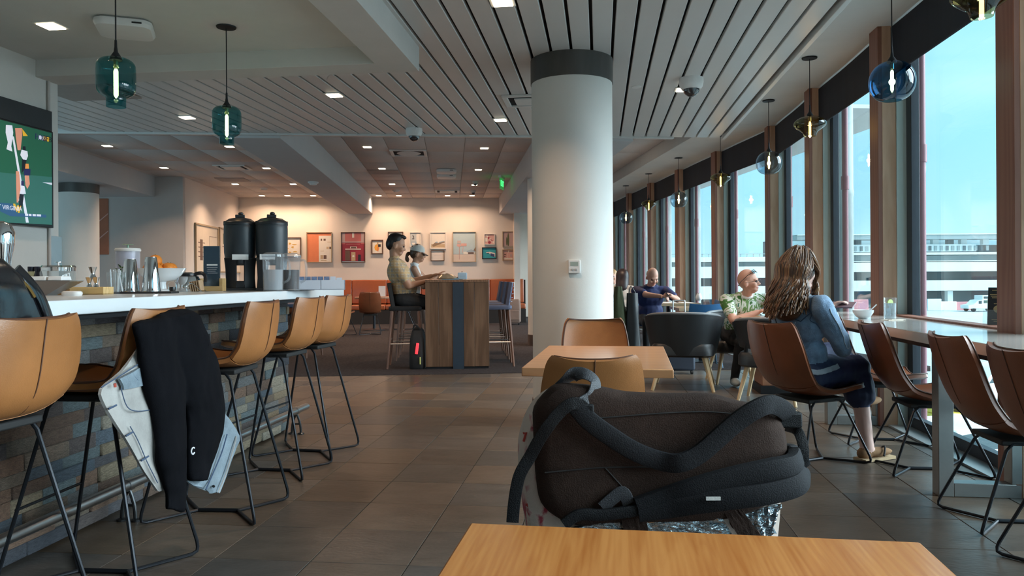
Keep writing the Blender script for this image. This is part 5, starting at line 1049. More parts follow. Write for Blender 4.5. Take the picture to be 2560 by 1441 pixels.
def remesh_body(name,prims,mats,vox,base,fold=.006,foldmats=(),smooth=3):
    b=MB()
    for p in prims:
        if p[0]=='c': cap_mesh(b,p[1]-base,p[2],p[3]-base,p[4])
        else: b.ell(p[1]-base,p[2],rot=p[3],seg=18,rows=12)
    me=b.mesh('tmp',False); o=bpy.data.objects.new('tmp',me); COL.objects.link(o)
    r=o.modifiers.new('r','REMESH'); r.mode='VOXEL'; r.voxel_size=vox; r.use_smooth_shade=True
    s=o.modifiers.new('s','SMOOTH'); s.iterations=smooth; s.factor=.5
    dg=bpy.context.evaluated_depsgraph_get(); nm=bpy.data.meshes.new_from_object(o.evaluated_get(dg)); bpy.data.objects.remove(o); nm.name=name
    n=len(nm.vertices); co=np.empty(n*3); nm.vertices.foreach_get('co',co); co=co.reshape(-1,3)
    nf=len(nm.polygons); fc=np.empty(nf*3); nm.polygons.foreach_get('center',fc); fc=fc.reshape(-1,3)
    def assign(pts):
        best=np.full(len(pts),1e9); idx=np.zeros(len(pts),int)
        for p in prims:
            bias=p[-1] if p[0]=='c' and len(p)>6 else (p[5] if p[0]=='e' and len(p)>5 else 0)
            if p[0]=='c':
                a=np.array(p[1]-base); c=np.array(p[3]-base); ab=c-a; t=np.clip(((pts-a)@ab)/max(ab@ab,1e-9),0,1); d=np.linalg.norm(pts-(a+t[:,None]*ab),axis=1)-(p[2]+t*(p[4]-p[2])); m=p[5]
            else:
                q=pts-np.array(p[1]-base); 
                if p[3] is not None: q=q@np.array(p[3].to_3x3())
                rr=np.array(p[2]); k0=np.linalg.norm(q/rr,axis=1); k1=np.linalg.norm(q/rr**2,axis=1)+1e-9; d=k0*(k0-1)/k1; m=p[4]
            d=d-bias; w=d<best; best[w]=d[w]; idx[w]=m
        return idx
    nm.materials.clear()
    for m in mats: nm.materials.append(m)
    mi=assign(fc); nm.polygons.foreach_set('material_index',mi.astype(np.int32))
    if fold:
        vi=assign(co); no=np.empty(n*3); nm.vertices.foreach_get('normal',no); no=no.reshape(-1,3)
        for i in np.nonzero(np.isin(vi,foldmats))[0]:
            p=co[i]; k=noise.noise((p[0]*9,p[1]*9,p[2]*14))+.6*noise.noise((p[0]*22+5,p[1]*22,p[2]*17)); co[i]+=no[i]*k*fold
        nm.vertices.foreach_set('co',co.ravel())
    nm.polygons.foreach_set('use_smooth',[True]*nf); nm.update()
    ob=bpy.data.objects.new(name,nm); COL.objects.link(ob); ob.location=base; return ob
# material slots: 0 skin 1 top 2 bottom 3 shoe 4 lip 5 eye 6 hair 7 collar/second
def figure(label,hip,rz,mats,lean=0,sc=1.,wb=1.,handL=None,handR=None,footL=None,footR=None,hy=0,hp=0,hr=0,sleeve='short',hair='short',vox=.008,kneeL=None,kneeR=None,poleL=None,poleR=None,hands='flat',belly=1.,bust=0,extra=(),fold=.006,roll=0,shoe=(.13,.045,.04)):
    X=Matrix.Translation(hip)@Matrix.Rotation(rz,4,'Z'); Xi=X.inverted(); UP=X@Matrix.Rotation(R(lean),4,'Y')@Matrix.Rotation(R(roll),4,'X')
    P=[]
    def C(m,Mx,p0,r0,p1,r1,bias=0): P.append(('c',Mx@(Vector(p0)*sc),r0*sc,Mx@(Vector(p1)*sc),r1*sc,m,bias))
    def E(m,Mx,c,r,bias=0,rot=None):
        q=Mx.to_3x3().to_4x4() if rot is None else Mx.to_3x3().to_4x4()@rot; P.append(('e',Mx@(Vector(c)*sc),tuple(x*sc for x in r),q,m,bias))
    E(2,X,(-.01,0,.0),(.135*wb,.175*wb,.11)); E(1,UP,(.015*belly,0,.13),(.115*wb*belly,.155*wb,.15)); E(1,UP,(0,0,.31),(.115*wb,.165*wb,.17)); 
    if bust:
        for s in(-1,1): E(1,UP,(.085,s*.07,.29),(.06,.06,.06))
    C(1,UP,(-.01,-.13*wb,.425),.06,(-.01,.13*wb,.425),.06); C(1,UP,(-.015,-.06,.455),.055,(-.015,.06,.455),.055)
    C(0,UP,(-.012,0,.45),.053,(.012,0,.57),.05)
    E(7,UP,(-.01,0,.487),(.07,.072,.022))
    HM=UP@Matrix.Translation(Vector((.012,0,.56))*sc)@Matrix.Rotation(R(-lean*.8),4,'Y')@Matrix.Rotation(R(hy),4,'Z')@Matrix.Rotation(R(hp),4,'Y')@Matrix.Rotation(R(hr),4,'X')
    E(0,HM,(-.005,0,.105),(.098,.077,.105)); E(0,HM,(.03,0,.065),(.07,.064,.09)); E(0,HM,(.065,0,.0),(.034,.04,.026)); C(0,HM,(.0,0,.02),.055,(.045,0,.0),.04)
    C(0,HM,(.092,0,.088),.010,(.113,0,.056),.0135); E(0,HM,(.104,0,.052),(.014,.019,.010)); E(0,HM,(.083,0,.105),(.022,.052,.012))
    for s in(-1,1):
        E(0,HM,(-.003,s*.079,.062),(.02,.012,.033)); E(5,HM,(.089,s*.03,.086),(.009,.013,.006),.003); E(0,HM,(.07,s*.045,.05),(.03,.022,.028))
    E(4,HM,(.094,0,.022),(.012,.024,.0075),.002)
    if hair=='short': E(6,HM,(-.018,0,.135),(.100,.083,.092),.002); E(6,HM,(-.05,0,.09),(.07,.08,.09),.002)
    if hair=='quiff': E(6,HM,(-.022,0,.132),(.094,.0785,.088),.001); E(6,HM,(.025,0,.193),(.07,.058,.026),.001,); E(6,HM,(-.06,0,.09),(.06,.078,.085),.002)
    if hair=='stubble': E(6,HM,(-.03,0,.105),(.078,.0785,.075),.001)
    l1,l2=.285*sc,.25*sc
    for s,H,pole in ((1,handL,poleL),(-1,handR,poleR)):
        S=UP@(Vector((-.005,s*.175*wb,.415))*sc); 
        T=Vector(H) if H is not None else X@(Vector((.22,s*.2,.05))*sc)
        pl=Vector(pole) if pole is not None else (X.to_3x3()@Vector((-.3,s*.6,-1)))
        Ee,T=ik(S,T,l1,l2,pl); d=(T-Ee).normalized()
        P.append(('c',S,.052*sc*wb**.5,Ee,.042*sc,0)); P.append(('c',Ee,.042*sc,T,.027*sc,0))
        if sleeve=='short': P.append(('c',S,.066*sc*wb**.5,S.lerp(Ee,.62),.062*sc*wb**.3,1,.001))
        if sleeve=='long': P.append(('c',S,.068*sc*wb**.5,Ee,.056*sc,1,.001)); P.append(('c',Ee,.056*sc,Ee.lerp(T,.88),.042*sc,1,.001))
        sd=d.cross(Vector((0,0,1))); sd=(sd if sd.length>.1 else Vector((1,0,0))).normalized()*s; dn=sd.cross(d); dn=-dn if dn.z>0 else dn
        pc=T+d*.045*sc; q=Matrix((d,sd,d.cross(sd))).transposed().to_4x4(); P.append(('e',pc,(.05*sc,.038*sc,.018*sc),q,0))
        for k in range(4):
            o=(-.027+.018*k); L=(.065,.075,.07,.055)[k]*sc; cu=.35 if hands=='flat' else 1.2
            b0=pc+d*.035*sc+sd*o*sc; b1=b0+(d+dn*cu*.5).normalized()*L*.5; b2=b1+(d*(1-.4*cu)+dn*cu).normalized()*L*.5
            P.append(('c',b0,.0088*sc,b1,.008*sc,0)); P.append(('c',b1,.008*sc,b2,.007*sc,0))
        t0=pc-d*.015*sc-sd*.03*sc; P.append(('c',t0,.011*sc,t0+(d*.7-sd*.6+dn*.4).normalized()*.05*sc,.009*sc,0))
    for s,Ft,Kn in ((1,footL,kneeL),(-1,footR,kneeR)):
        hp_=X@(Vector((.0,s*.09*wb,-.01))*sc); ft=Vector(Ft) if Ft is not None else X@Vector((.42*sc,s*.11,-hip[2]+.07))
        if Kn is not None: kn=Vector(Kn); 
        else: kn,ft=ik(hp_,ft,.42*sc,.42*sc,X.to_3x3()@Vector((1,0,.6)))
        P.append(('c',hp_,.086*sc*wb,kn,.06*sc,2)); P.append(('c',kn,.058*sc,ft,.042*sc,8 if len(mats)>8 else 2)); fd=X.to_3x3()@Vector((1,s*.15,0)); fd.z=0; fd.normalize()
        q=Matrix((fd,Vector((0,0,1)).cross(fd),Vector((0,0,1)))).transposed().to_4x4(); P.append(('e',ft+fd*.06*sc-Vector((0,0,.025)),tuple(x*sc for x in shoe),q,3)); P.append(('e',ft-Vector((0,0,.03))-fd*.02,(.05*sc,.042*sc,.04*sc),q,3))
    P+=list(extra)
    base=Vector((hip[0],hip[1],.0)); o=remesh_body('person',P,mats,vox,base,fold,(1,2),3); tag(o,label,'person'); return o,HM,UP,X
def child(mb,name,m,o,base): 
    c=mb.build(name,m,o); c.location=-Vector(base); return c
# --- man in plaid shirt
hp_=bx_(-.66,.30); hp_.z=.885
o,HM,UP,X=figure('person in tan plaid short-sleeved shirt leaning back at the communal table',hp_,PH+R(4),[skin2,plaid,blackt,blackt,lip,eyed,hair_k,plaid],lean=-15,sc=1.12,wb=1.14,belly=1.15,handL=oh(1078,10.1)+Vector((0,.0,.05)),handR=pd(1068,703,9.78)+Vector((0,0,.0)),footL=bx_(-.33,.5)+Vector((0,0,.37)),footR=bx_(-.35,.3)+Vector((0,0,.35)),hp=20,hair='quiff',vox=.009,poleR=(-.3,-.5,-1))
# --- woman in cap
hp_=bx_(-.63,1.25); hp_.z=.875
o,HM,UP,X=figure('person in white cap and white sleeveless top at the communal table',hp_,PH,[skin2,whitet,blackt,blackt,lip,eyed,hair_b,whitet],lean=6,sc=.98,wb=.86,bust=1,sleeve='none',handL=oh(1105,11.2)+Vector((0,0,.05)),handR=oh(1092,10.75)+Vector((0,0,.05)),footL=bx_(-.3,1.35)+Vector((0,0,.37)),footR=bx_(-.3,1.15)+Vector((0,0,.35)),hp=10,hair='short',vox=.009,poleR=(-.4,-.3,-1))
base=Vector((hp_.x,hp_.y,0)); cp=MB(); s=.98
rings=[]
for z,rx,ry in ((.115,.108,.09),(.15,.106,.088),(.19,.085,.072),(.215,.045,.04),(.222,.008,.008)): rings.append([(-.012+rx*math.cos(a),ry*math.sin(a),z) for a in [i*2*math.pi/20 for i in range(20)]])
cp.loft([[tuple(HM@(Vector(p)*s)) for p in r] for r in rings]); 
child(cp,'cap',M('cap_white',(.58,.55,.50),.8,var=.06),o,base)
br2=MB().sheet([[tuple(HM@(Vector((.07+.085*f*(1-.35*q*q),q*.075,.118-.03*f-.012*q*q))*s)) for q in [-1+i/5 for i in range(11)]] for f in (0,.35,.7,1)],.004); child(br2,'cap_brim',M('brim_dark',(.04,.03,.028),.7,var=.1),o,base)
pt=MB()
for i in range(14):
    a=i*2.4; q=[(-.09,0,.08),(-.14,.02*math.cos(a),.05+.02*math.sin(a)),(-.15,.03*math.cos(a),-.0+.03*math.sin(a)),(-.11,.02*math.cos(a),-.05+.01*math.sin(a))]; pt.tube(cat([tuple(HM@(Vector(p)*s)) for p in q],4),[.004]+[.016]*11+[.004],6)
child(pt,'ponytail',hair_b,o,base)
# --- man in navy shirt
hp_=Vector((2.02,11.2,.545))
o,HM,UP,X=figure('person in navy short-sleeved shirt looking down at a phone',hp_,R(-92),[skin,navyshirt,blackt,blackt,lip,eyed,hair_g,navyshirt],lean=20,sc=1.03,wb=1.18,belly=1.15,handL=(2.20,10.62,.895),handR=(2.08,10.60,.88),hp=28,hy=14,hair='stubble',vox=.009,footL=(2.1,10.8,.075),footR=(1.9,10.8,.075),poleL=(.9,.1,-.6),poleR=(-.9,-.1,-.5),hands='curl')
ph=pd(1668,737,10.5); t=thing('phone','black phone held up by the man in navy','phone',ph,R(-95)); MB().b2(-.035,.035,-.004,.004,-.005,.0,X=None).b2(-.075,.075,-.036,.036,-.0045,.0045,X=Matrix.Rotation(R(-50),4,'X')).build('body',blackp,t,bevel=.002)
# --- woman in cream top, back turned
hp_=Vector((1.93,13.45,.54))
o,HM,UP,X=figure('person in cream top with long dark hair seen from behind',hp_,R(70),[skin,creamt,blackt,blackt,lip,eyed,hair_k,creamt],lean=12,sc=.98,wb=1.0,sleeve='long',vox=.011,hair='short')
hb=MB()
for i in range(26):
    a=R(-100+200*i/25); x=-.07*math.cos(a)-.02; y=.085*math.sin(a)
    hb.tube(cat([tuple(HM@Vector(p)) for p in ((-.03,y*.3,.22),(x*1.15,y*1.05,.14),(x*1.35,y*1.1,.02),(x*1.5-.02,y*1.1,-.09),(x*1.5-.02,y*.9,-.17))],3),[.012]+[.022]*11+[.006],6)
child(hb,'hair',M('hair_dark_brown',(.028,.014,.014),.4,var=.3,vs=50),o,Vector((1.93,13.45,0)))
hp_=Vector((1.96,14.6,.54)); figure('person with blond hair mostly hidden behind the white column',hp_,R(-110),[skin,creamt,blackt,blackt,lip,eyed,hair_bl,creamt],lean=8,sc=.98,wb=.95,vox=.014,hair='short')
plastic_chair('blue plastic chair under the blond person',Vector((1.96,14.65,0)),R(-110))
# --- man in leaf print shirt
hp_=Vector((2.44,8.22,.54))
o,HM,UP,X=figure('person in green leaf-print shirt with sunglasses pushed up on bald head',hp_,R(-88),[skin,leafp,blackt,shoe_g,lip,eyed,hair_g,whitet],lean=34,sc=1.03,wb=1.12,belly=1.15,handL=(2.72,7.72,.79),handR=(2.50,7.74,.785),hy=58,hp=-6,hair='none',vox=.0075,footL=(2.62,7.95,.075),footR=(2.32,7.95,.075),poleR=(-1,-.05,-.5),poleL=(1,-.05,-.5),hands='curl')
base=Vector((2.44,8.22,0)); s=1.03
def hpt(x,y,z): return tuple(HM@(Vector((x,y,z))*s))
g=MB()
for sd in(-1,1):
    g.tube([hpt(.113*1.02,sd*.012,.09),hpt(.11,sd*.06,.092),hpt(.10,sd*.066,.075),hpt(.112,sd*.05,.066),hpt(.118,sd*.02,.068),hpt(.1155,sd*.012,.088)],.0024,6); g.tube([hpt(.105,sd*.066,.09),hpt(.05,sd*.083,.088),hpt(-.01,sd*.086,.082)],.0028,6)
g.tube([hpt(.116,-.013,.088),hpt(.116,.013,.088)],.0024,6); child(g,'eyeglasses',blackp,o,base)
g=MB()
for sd in(-1,1):
    g.sheet([[hpt(.085-.03*f,sd*(.012+.05*k),.172+.03*f-.008*k) for k in (0,.33,.66,1)] for f in (0,.5,1)],.003); g.tube([hpt(.075,sd*.066,.18),hpt(.02,sd*.084,.15),hpt(-.05,sd*.086,.09),hpt(-.08,sd*.08,.05)],.004,6)
g.tube([hpt(.075,-.02,.19),hpt(.075,.02,.19)],.004,6); child(g,'sunglasses',dome_m,o,base)
# --- woman in denim jacket at the counter
hp_=Vector((1.775,4.69,.55)); rzw=R(24)
kR=Vector((2.16,4.78,.565)); kL=Vector((2.13,4.99,.64)); fR=pz(2168,1122,.075); fL=Vector((2.36,5.10,.33))
ex=[('c',hp_+Vector((.05,-.05,.0)),.12,kR+Vector((0,0,0)),.085,2,.002),('c',hp_+Vector((.05,.1,.0)),.12,kL,.085,2,.002),('c',kR,.085,kR.lerp(fR,.32),.09,2,.004),('c',kL,.085,kL.lerp(fL,.45),.08,2,.004)]
pale=M('skin_pale',(.60,.38,.32),.5,var=.05,vs=20)
o,HM,UP,X=figure('person in blue denim jacket with long wavy brown hair at the window counter',hp_,rzw,[pale,denim,navysk,suede,lip,eyed,hair_b,M('denim_pale',(.34,.36,.40),.85,var=.3,vs=6,bump=.3,bs=160),pale],lean=-2,sc=.99,wb=1.1,bust=1,sleeve='long',handR=(1.96,4.70,.925),handL=(2.03,4.88,.93),kneeR=kR,kneeL=kL,footR=fR,footL=fL,hy=8,hp=10,hair='none',vox=.0065,poleR=(.15,-.6,-1),poleL=(.2,.6,-1),hands='curl',extra=ex,fold=.012,shoe=(.125,.046,.03))
base=Vector((hp_.x,hp_.y,0)); s=.99
child(MB().box((0,0,0),(.26,.095,.018),X=Matrix.Translation((fR.x+.055,fR.y+.02,.012))@Matrix.Rotation(rzw,4,'Z')),'sandal_sole',solew,o,base)
child(MB().tube([tuple(fR+Vector((.07,-.045,-.03))),tuple(fR+Vector((.09,0,.015))),tuple(fR+Vector((.07,.05,-.03)))],.0,8,flat=(.03,.004)) if 0 else MB().tube(cat([tuple(fR+Vector((.08,-.05,-.035))),tuple(fR+Vector((.11,.005,.012))),tuple(fR+Vector((.09,.06,-.03)))],4),.006,6),'sandal_strap',blackt,o,base)
# jacket seams, hem and collar as stitched trim
jm=M('denim_seam',(.30,.36,.42),.85,var=.2); jd=M('denim_dark_seam',(.04,.08,.15),.85,var=.2)
def back_pt(y,z,off=.004): # point on the back surface of the torso
    k=max(0,1-(y/.19)**2)**.5; return UP@(Vector((-.118*1.1*k-off,y,z))*s)
from mathutils.bvhtree import BVHTree
bv=BVHTree.FromPolygons([v.co for v in o.data.vertices],[tuple(p.vertices) for p in o.data.polygons])
def cling(pts,name,m,r,flat=None,close=False):
    out=[];ns=[]
    for p in cat(pts,5):
        q=bv.find_nearest(Vector(p)-base)
        if q[0] is None: continue
        out.append(q[0]+q[1]*.002); ns.append(tuple(q[1]))
    (MB().tube(out,1,8,flat=flat,up=ns) if flat else MB().tube(out,r,6)).build(name,m,o)
def upp(x,y,z): return UP@(Vector((x,y,z))*s)
cling([upp(-.16,.17*k,.355+.01*k*k) for k in (-1,-.6,-.2,.2,.6,1)],'yoke_seam',jd,.003)
for k in(-1,1): cling([upp(-.18,k*.085,.35),upp(-.18,k*.08,.25),upp(-.18,k*.065,.12),upp(-.18,k*.055,.05)],'back_seam',jd,.0026); cling([upp(-.18,k*.10,.35),upp(-.18,k*.095,.25),upp(-.18,k*.08,.12),upp(-.18,k*.07,.05)],'back_seam',jm,.002)
cling([upp(.19*math.cos(a),.23*math.sin(a),.045) for a in [R(40+280*i/12) for i in range(13)]],'hem_band',jm,.004,flat=(.016,.003))
cling([upp(-.02+.10*math.cos(a),.10*math.sin(a),.478) for a in [R(50+260*i/10) for i in range(11)]],'collar',MATS['denim_pale'],.01,flat=(.022,.006))
cling([upp(-.005+.08*math.cos(a),-.165,.40+.085*math.sin(a)) for a in [R(20+320*i/10) for i in range(11)]],'armhole_seam',jd,.0028)
Sr=upp(-.005,-.19,.41); Er,Tr=ik(Sr,Vector((1.96,4.70,.925)),.285*s,.25*s,Vector((.15,-.6,-1)))
cling([Sr+Vector((.03,-.09,0)),Sr.lerp(Er,.5)+Vector((.03,-.1,0)),Er+Vector((.02,-.1,.0)),Er.lerp(Tr,.5)+Vector((.05,-.1,0)),Er.lerp(Tr,.8)+Vector((.05,-.08,0))],'sleeve_seam',jm,.0025)
cd_=(Tr-Er).normalized(); e1=cd_.cross(Vector((0,0,1))).normalized(); e2=cd_.cross(e1)
cling([Er.lerp(Tr,.84)+e1*.06*math.cos(a)+e2*.06*math.sin(a) for a in [R(36*i) for i in range(11)]],'cuff',jm,.004,flat=(.018,.004))
# hair: volume plus locks
hv=[('e',HM@(Vector((-.012,0,.115))*s),(.115,.096,.122),HM.to_3x3().to_4x4(),0),('e',HM@(Vector((-.055,0,.02))*s),(.08,.098,.13),HM.to_3x3().to_4x4(),0),('e',HM@(Vector((-.09,0,-.10))*s),(.07,.12,.12),HM.to_3x3().to_4x4(),0),('e',HM@(Vector((-.10,-.01,-.17))*s),(.055,.11,.08),HM.to_3x3().to_4x4(),0)]
hvo=remesh_body('hair',hv,[hair_b],.008,base,0); hvo.parent=o; hvo.location=(0,0,0); rh=random.Random(11)
hl=MB()
for i in range(420):
    a=R(rh.uniform(-128,128)); zz0=rh.uniform(.10,.235); x0=-.02; k=math.sqrt(max(.05,1-((zz0-.115)/.125)**2))
    p0=Vector((x0-.112*k*math.cos(a)*.9,.098*k*math.sin(a),zz0)); side=abs(math.sin(a)); Lb=rh.uniform(.20,.33)*(1-.25*side)
    p1=Vector((-.05-.085*math.cos(a)*.9-.02,.115*math.sin(a),.02)); ph_=rh.uniform(0,6.28); am=rh.uniform(.005,.016); pts=[p0,p0.lerp(p1,.55)+Vector((-.02*math.cos(a),.018*math.sin(a),.02)),p1]
    if math.cos(a)<-.05: p1.x=max(p1.x,.02); p1.x=min(p1.x,.075); pts[2]=p1; pts[1]=p0.lerp(p1,.5)+Vector((.015,.02*math.sin(a),0)); Lb*=.8
    n=6
    for q in range(1,n+1):
        f=q/n; w=am*(.4+f); pts.append(p1+Vector((-.075*f*max(.1,math.cos(a))+w*math.sin(9*f+ph_)*.6,(.02*f*math.sin(a))+w*math.cos(8*f+ph_),-Lb*f*.9)))
    pts=[tuple(HM@(p*s)) for p in pts]; c_=cat(pts,3); nn=len(c_); r_=rh.uniform(.003,.0058)
    n0=len(hl.f); hl.tube(c_,[r_*(.5+.9*math.sin(math.pi*min(1,j/nn*.9+.1))) for j in range(nn)],6,m=rh.choice((0,0,0,1,1,2) if a<0 else (0,1,1,2,2)))
child(hl,'hair_locks',[hair_b,hair_b2,hair_b3],o,base)
t=thing('phone','phone in a mauve case held by the woman in denim','phone',Vector((2.10,4.83,.965)),rzw); MB().b2(-.04,.04,-.075,.075,-.004,.004,X=Tm(0,0,0,R(20),R(-25))).build('body',M('mauve_case',(.22,.14,.16),.5,var=.05),t,bevel=.003)
# tattoo
tt=M('tattoo_ink',(.04,.05,.06),.6,var=.05)
# olive coat and black tote hanging on the blue chair next to the column
t=thing('olive_coat','olive green coat hanging over a chair beside the white column','coat',Vector((1.475,10.55,0)),0); ol=M('olive_cotton',(.055,.065,.03),.9,var=.3,vs=6,bump=.2,bs=60)
def drape(w0,w1,z0,z1,dp,n=9,m_=13,seed=0,skew=0):
    rows=[]
    for i in range(n):
        f=i/(n-1); w=w0+(w1-w0)*f; r=[]
        for j in range(m_*2):
            a=2*math.pi*j/(m_*2); k=1+.16*noise.noise((math.cos(a)*2+seed,math.sin(a)*2,f*2.2)); r.append((w*math.cos(a)*k+skew*f,dp*(.6+.5*f)*math.sin(a)*k,z0+(z1-z0)*f))
        rows.append(r)
    return rows
MB().loft(drape(.05,.16,1.02,.14,.12)).build('coat_body',ol,t); MB().loft(drape(.035,.05,.98,.40,.05,seed=4,skew=.12)).build('sleeve',ol,t)
MB().tube([(-.0,0,1.02),(0,0,.006)],.02,8).tube([(-.2,0,.01),(.2,0,.01)],.02,8).tube([(0,-.2,.01),(0,.2,.01)],.02,8).build('stand',blackmatte,t)
t=thing('tote_bag','black leather tote bag hanging beside the olive coat','bag',Vector((1.66,10.5,0)),0); MB().loft(drape(.07,.11,.93,.12,.07,seed=8)).build('body',blkl,t); MB().tube(cat([(-.05,0,.9),(-.02,0,1.02),(.05,0,.92)],5),.008,6).build('handle',blkl,t); MB().lathe([(.012,0),(.012,.13)],8).build('foot',blackmatte,t)
# ================================================================ BACKPACK, BAG AND GARMENTS
def fuse(name,mb,mats,vox,parent=None,fold=0.,smooth=3,fs=9.):
    me=mb.mesh('tmp',False); o=bpy.data.objects.new('tmp',me); COL.objects.link(o)
    r=o.modifiers.new('r','REMESH'); r.mode='VOXEL'; r.voxel_size=vox; s=o.modifiers.new('s','SMOOTH'); s.iterations=smooth; s.factor=.5
    dg=bpy.context.evaluated_depsgraph_get(); nm=bpy.data.meshes.new_from_object(o.evaluated_get(dg)); bpy.data.objects.remove(o); nm.name=name
    if fold:
        for v in nm.vertices:
            p=v.co; v.co=p+v.normal*fold*(noise.noise((p.x*fs,p.y*fs,p.z*fs*.7))+.5*noise.noise((p.x*fs*2.6,p.y*fs*2.6,p.z*fs*1.5)))
    nm.materials.clear(); nm.materials.append(mats); nm.polygons.foreach_set('use_smooth',[True]*len(nm.polygons)); ob=bpy.data.objects.new(name,nm); COL.objects.link(ob)
    if parent: ob.parent=parent
    return ob
packm=M('pack_brown_black',(.034,.019,.014),.85,spec=.2,var=.25,vs=30,bump=.25,bs=400); strapm=M('strap_charcoal',(.009,.009,.011),.8,spec=.25,var=.2,vs=30,bump=.25,bs=420); web=M('webbing_black',(.006,.006,.007),.6,spec=.2,var=.15,bump=.3,bs=500)
def pale_print():
    m=M('printed_canvas',(.52,.42,.36),.85,bump=.1,bs=200); N=m.node_tree.nodes; L=m.node_tree.links; b=N['Principled BSDF']; t=N.new('ShaderNodeTexCoord'); n=N.new('ShaderNodeTexNoise'); n.inputs['Scale'].default_value=14; n.inputs['Detail'].default_value=3; n.inputs['Distortion'].default_value=1.5; r=N.new('ShaderNodeValToRGB')
    for i,(p,c) in enumerate([(.0,(.12,.14,.12)),(.38,(.50,.42,.36)),(.55,(.56,.46,.40)),(.66,(.36,.05,.07))]):
        if i>1: r.color_ramp.elements.new(p)
        r.color_ramp.elements[i].position=p; r.color_ramp.elements[i].color=(*c,1)
    L.new(t.outputs['Object'],n.inputs['Vector']); L.new(n.outputs['Fac'],r.inputs[0]); L.new(r.outputs[0],b.inputs['Base Color']); return m
canvas=pale_print(); foil=M('crinkled_foil',(.42,.50,.55),.22,metal=.9,var=.5,vs=16,bump=1.0,bs=45,stretch=(1,1,4))
def zk(x,y): return 1250+x/3.132, 900+y/3.132
def kd(x,y,D): return pd(*zk(x,y),D)
BP=Vector((.36,1.52,.47)); bpk=thing('backpack','large dark brown backpack lying on its side on the chair at the foreground table','backpack',BP)
def loc(p): return tuple(Vector(p)-BP)
sil=[(1302,1085),(1295,1130),(1299,1200),(1312,1300),(1335,1420),(1410,1540),(1650,1568),(1870,1540),(1932,1400),(1942,1330),(1948,1260),(1950,1180),(1945,1110),(1930,1070),(1878,1022),(1780,1004),(1640,1000),(1560,996),(1480,984),(1400,978),(1348,1000),(1318,1040)]
cxs=sum(p[0] for p in sil)/len(sil); cys=sum(p[1] for p in sil)/len(sil)
def dens(pts,n=4): 
    P=[Vector((*p,0)) for p in pts]; P=P+[P[0],P[1],P[2]]; out=[]
    for i in range(len(pts)):
        a=P[i-1] if i else P[len(pts)-1]; b,c,d=P[i],P[i+1],P[i+2]
        for k in range(n):
            t=k/n; q=.5*((2*b)+(c-a)*t+(2*a-5*b+4*c-d)*t*t+(3*b-a-3*c+d)*t**3); out.append((q.x,q.y))
    return out
sd=dens(sil)
def ringat(k,D): return [loc(pd(cxs+(u-cxs)*k,cys+(v-cys)*k,D)) for u,v in sd]
# the depth rings keep their real size: outlines come from the 1.5 m plane
def ringr(k,y,D0=1.5,dx=0): return [tuple(Vector((p.x,y,p.z))-BP) for p in [pd(cxs+(u-cxs)*k+dx,cys+(v-cys)*k,D0) for u,v in sd]]
MB().loft([ringr(.55,1.452),ringr(.86,1.447),ringr(.955,1.46),ringr(1.0,1.495),ringr(1.0,1.56),ringr(.96,1.63),ringr(.84,1.68),ringr(.5,1.70)][::-1]).build('body',canvas,bpk)
pan=[(1335,1020),(1368,978),(1395,962),(1440,962),(1500,968),(1570,982),(1680,986),(1777,986),(1841,1003),(1900,1016),(1950,1050),(1966,1110),(1962,1170),(1950,1225),(1905,1268),(1800,1300),(1650,1306),(1520,1308),(1440,1312),(1388,1290),(1352,1255),(1340,1200),(1336,1140),(1333,1070)]
pdn=dens(pan,3); pcx=sum(p[0] for p in pan)/len(pan); pcy=sum(p[1] for p in pan)/len(pan)
def pr_(k,y): return [tuple(Vector((p.x,y,p.z))-BP) for p in [pd(pcx+(u-pcx)*k,pcy+(v-pcy)*k,1.445) for u,v in pdn]]
pb_=MB().loft([pr_(.25,1.418),pr_(.6,1.418),pr_(.85,1.42),pr_(.96,1.428),pr_(1.0,1.442),pr_(1.0,1.462)][::-1]).build('back_panel',packm,bpk)
def strip(path,D,hw,th,m,name,n=6,up=(0,-1,0),parent=bpk,taper=None):
    pts=[kd(x,y,(D[i] if isinstance(D,(list,tuple)) else D)) for i,(x,y) in enumerate(path)]; c_=cat(pts,n); r=None
    if taper: r=[taper[0]+(taper[1]-taper[0])*i/(len(c_)-1) for i in range(len(c_))]
    return MB().tube([loc(p) for p in c_],r or 1.0,12,flat=(hw,th),up=up).build(name,m,parent)
sm1=M('seam_dark',(.012,.009,.008),.8,var=.1)
for path in ([(720,462),(1000,440),(1300,418),(1600,408),(1850,425)],[(350,885),(600,862),(830,845),(1150,842),(1500,850)],[(820,845),(870,900),(960,1000)]):
    MB().tube([loc(p) for p in cat([kd(x,y,1.417) for x,y in path],5)],.0016,5).build('seam',sm1,pb_)
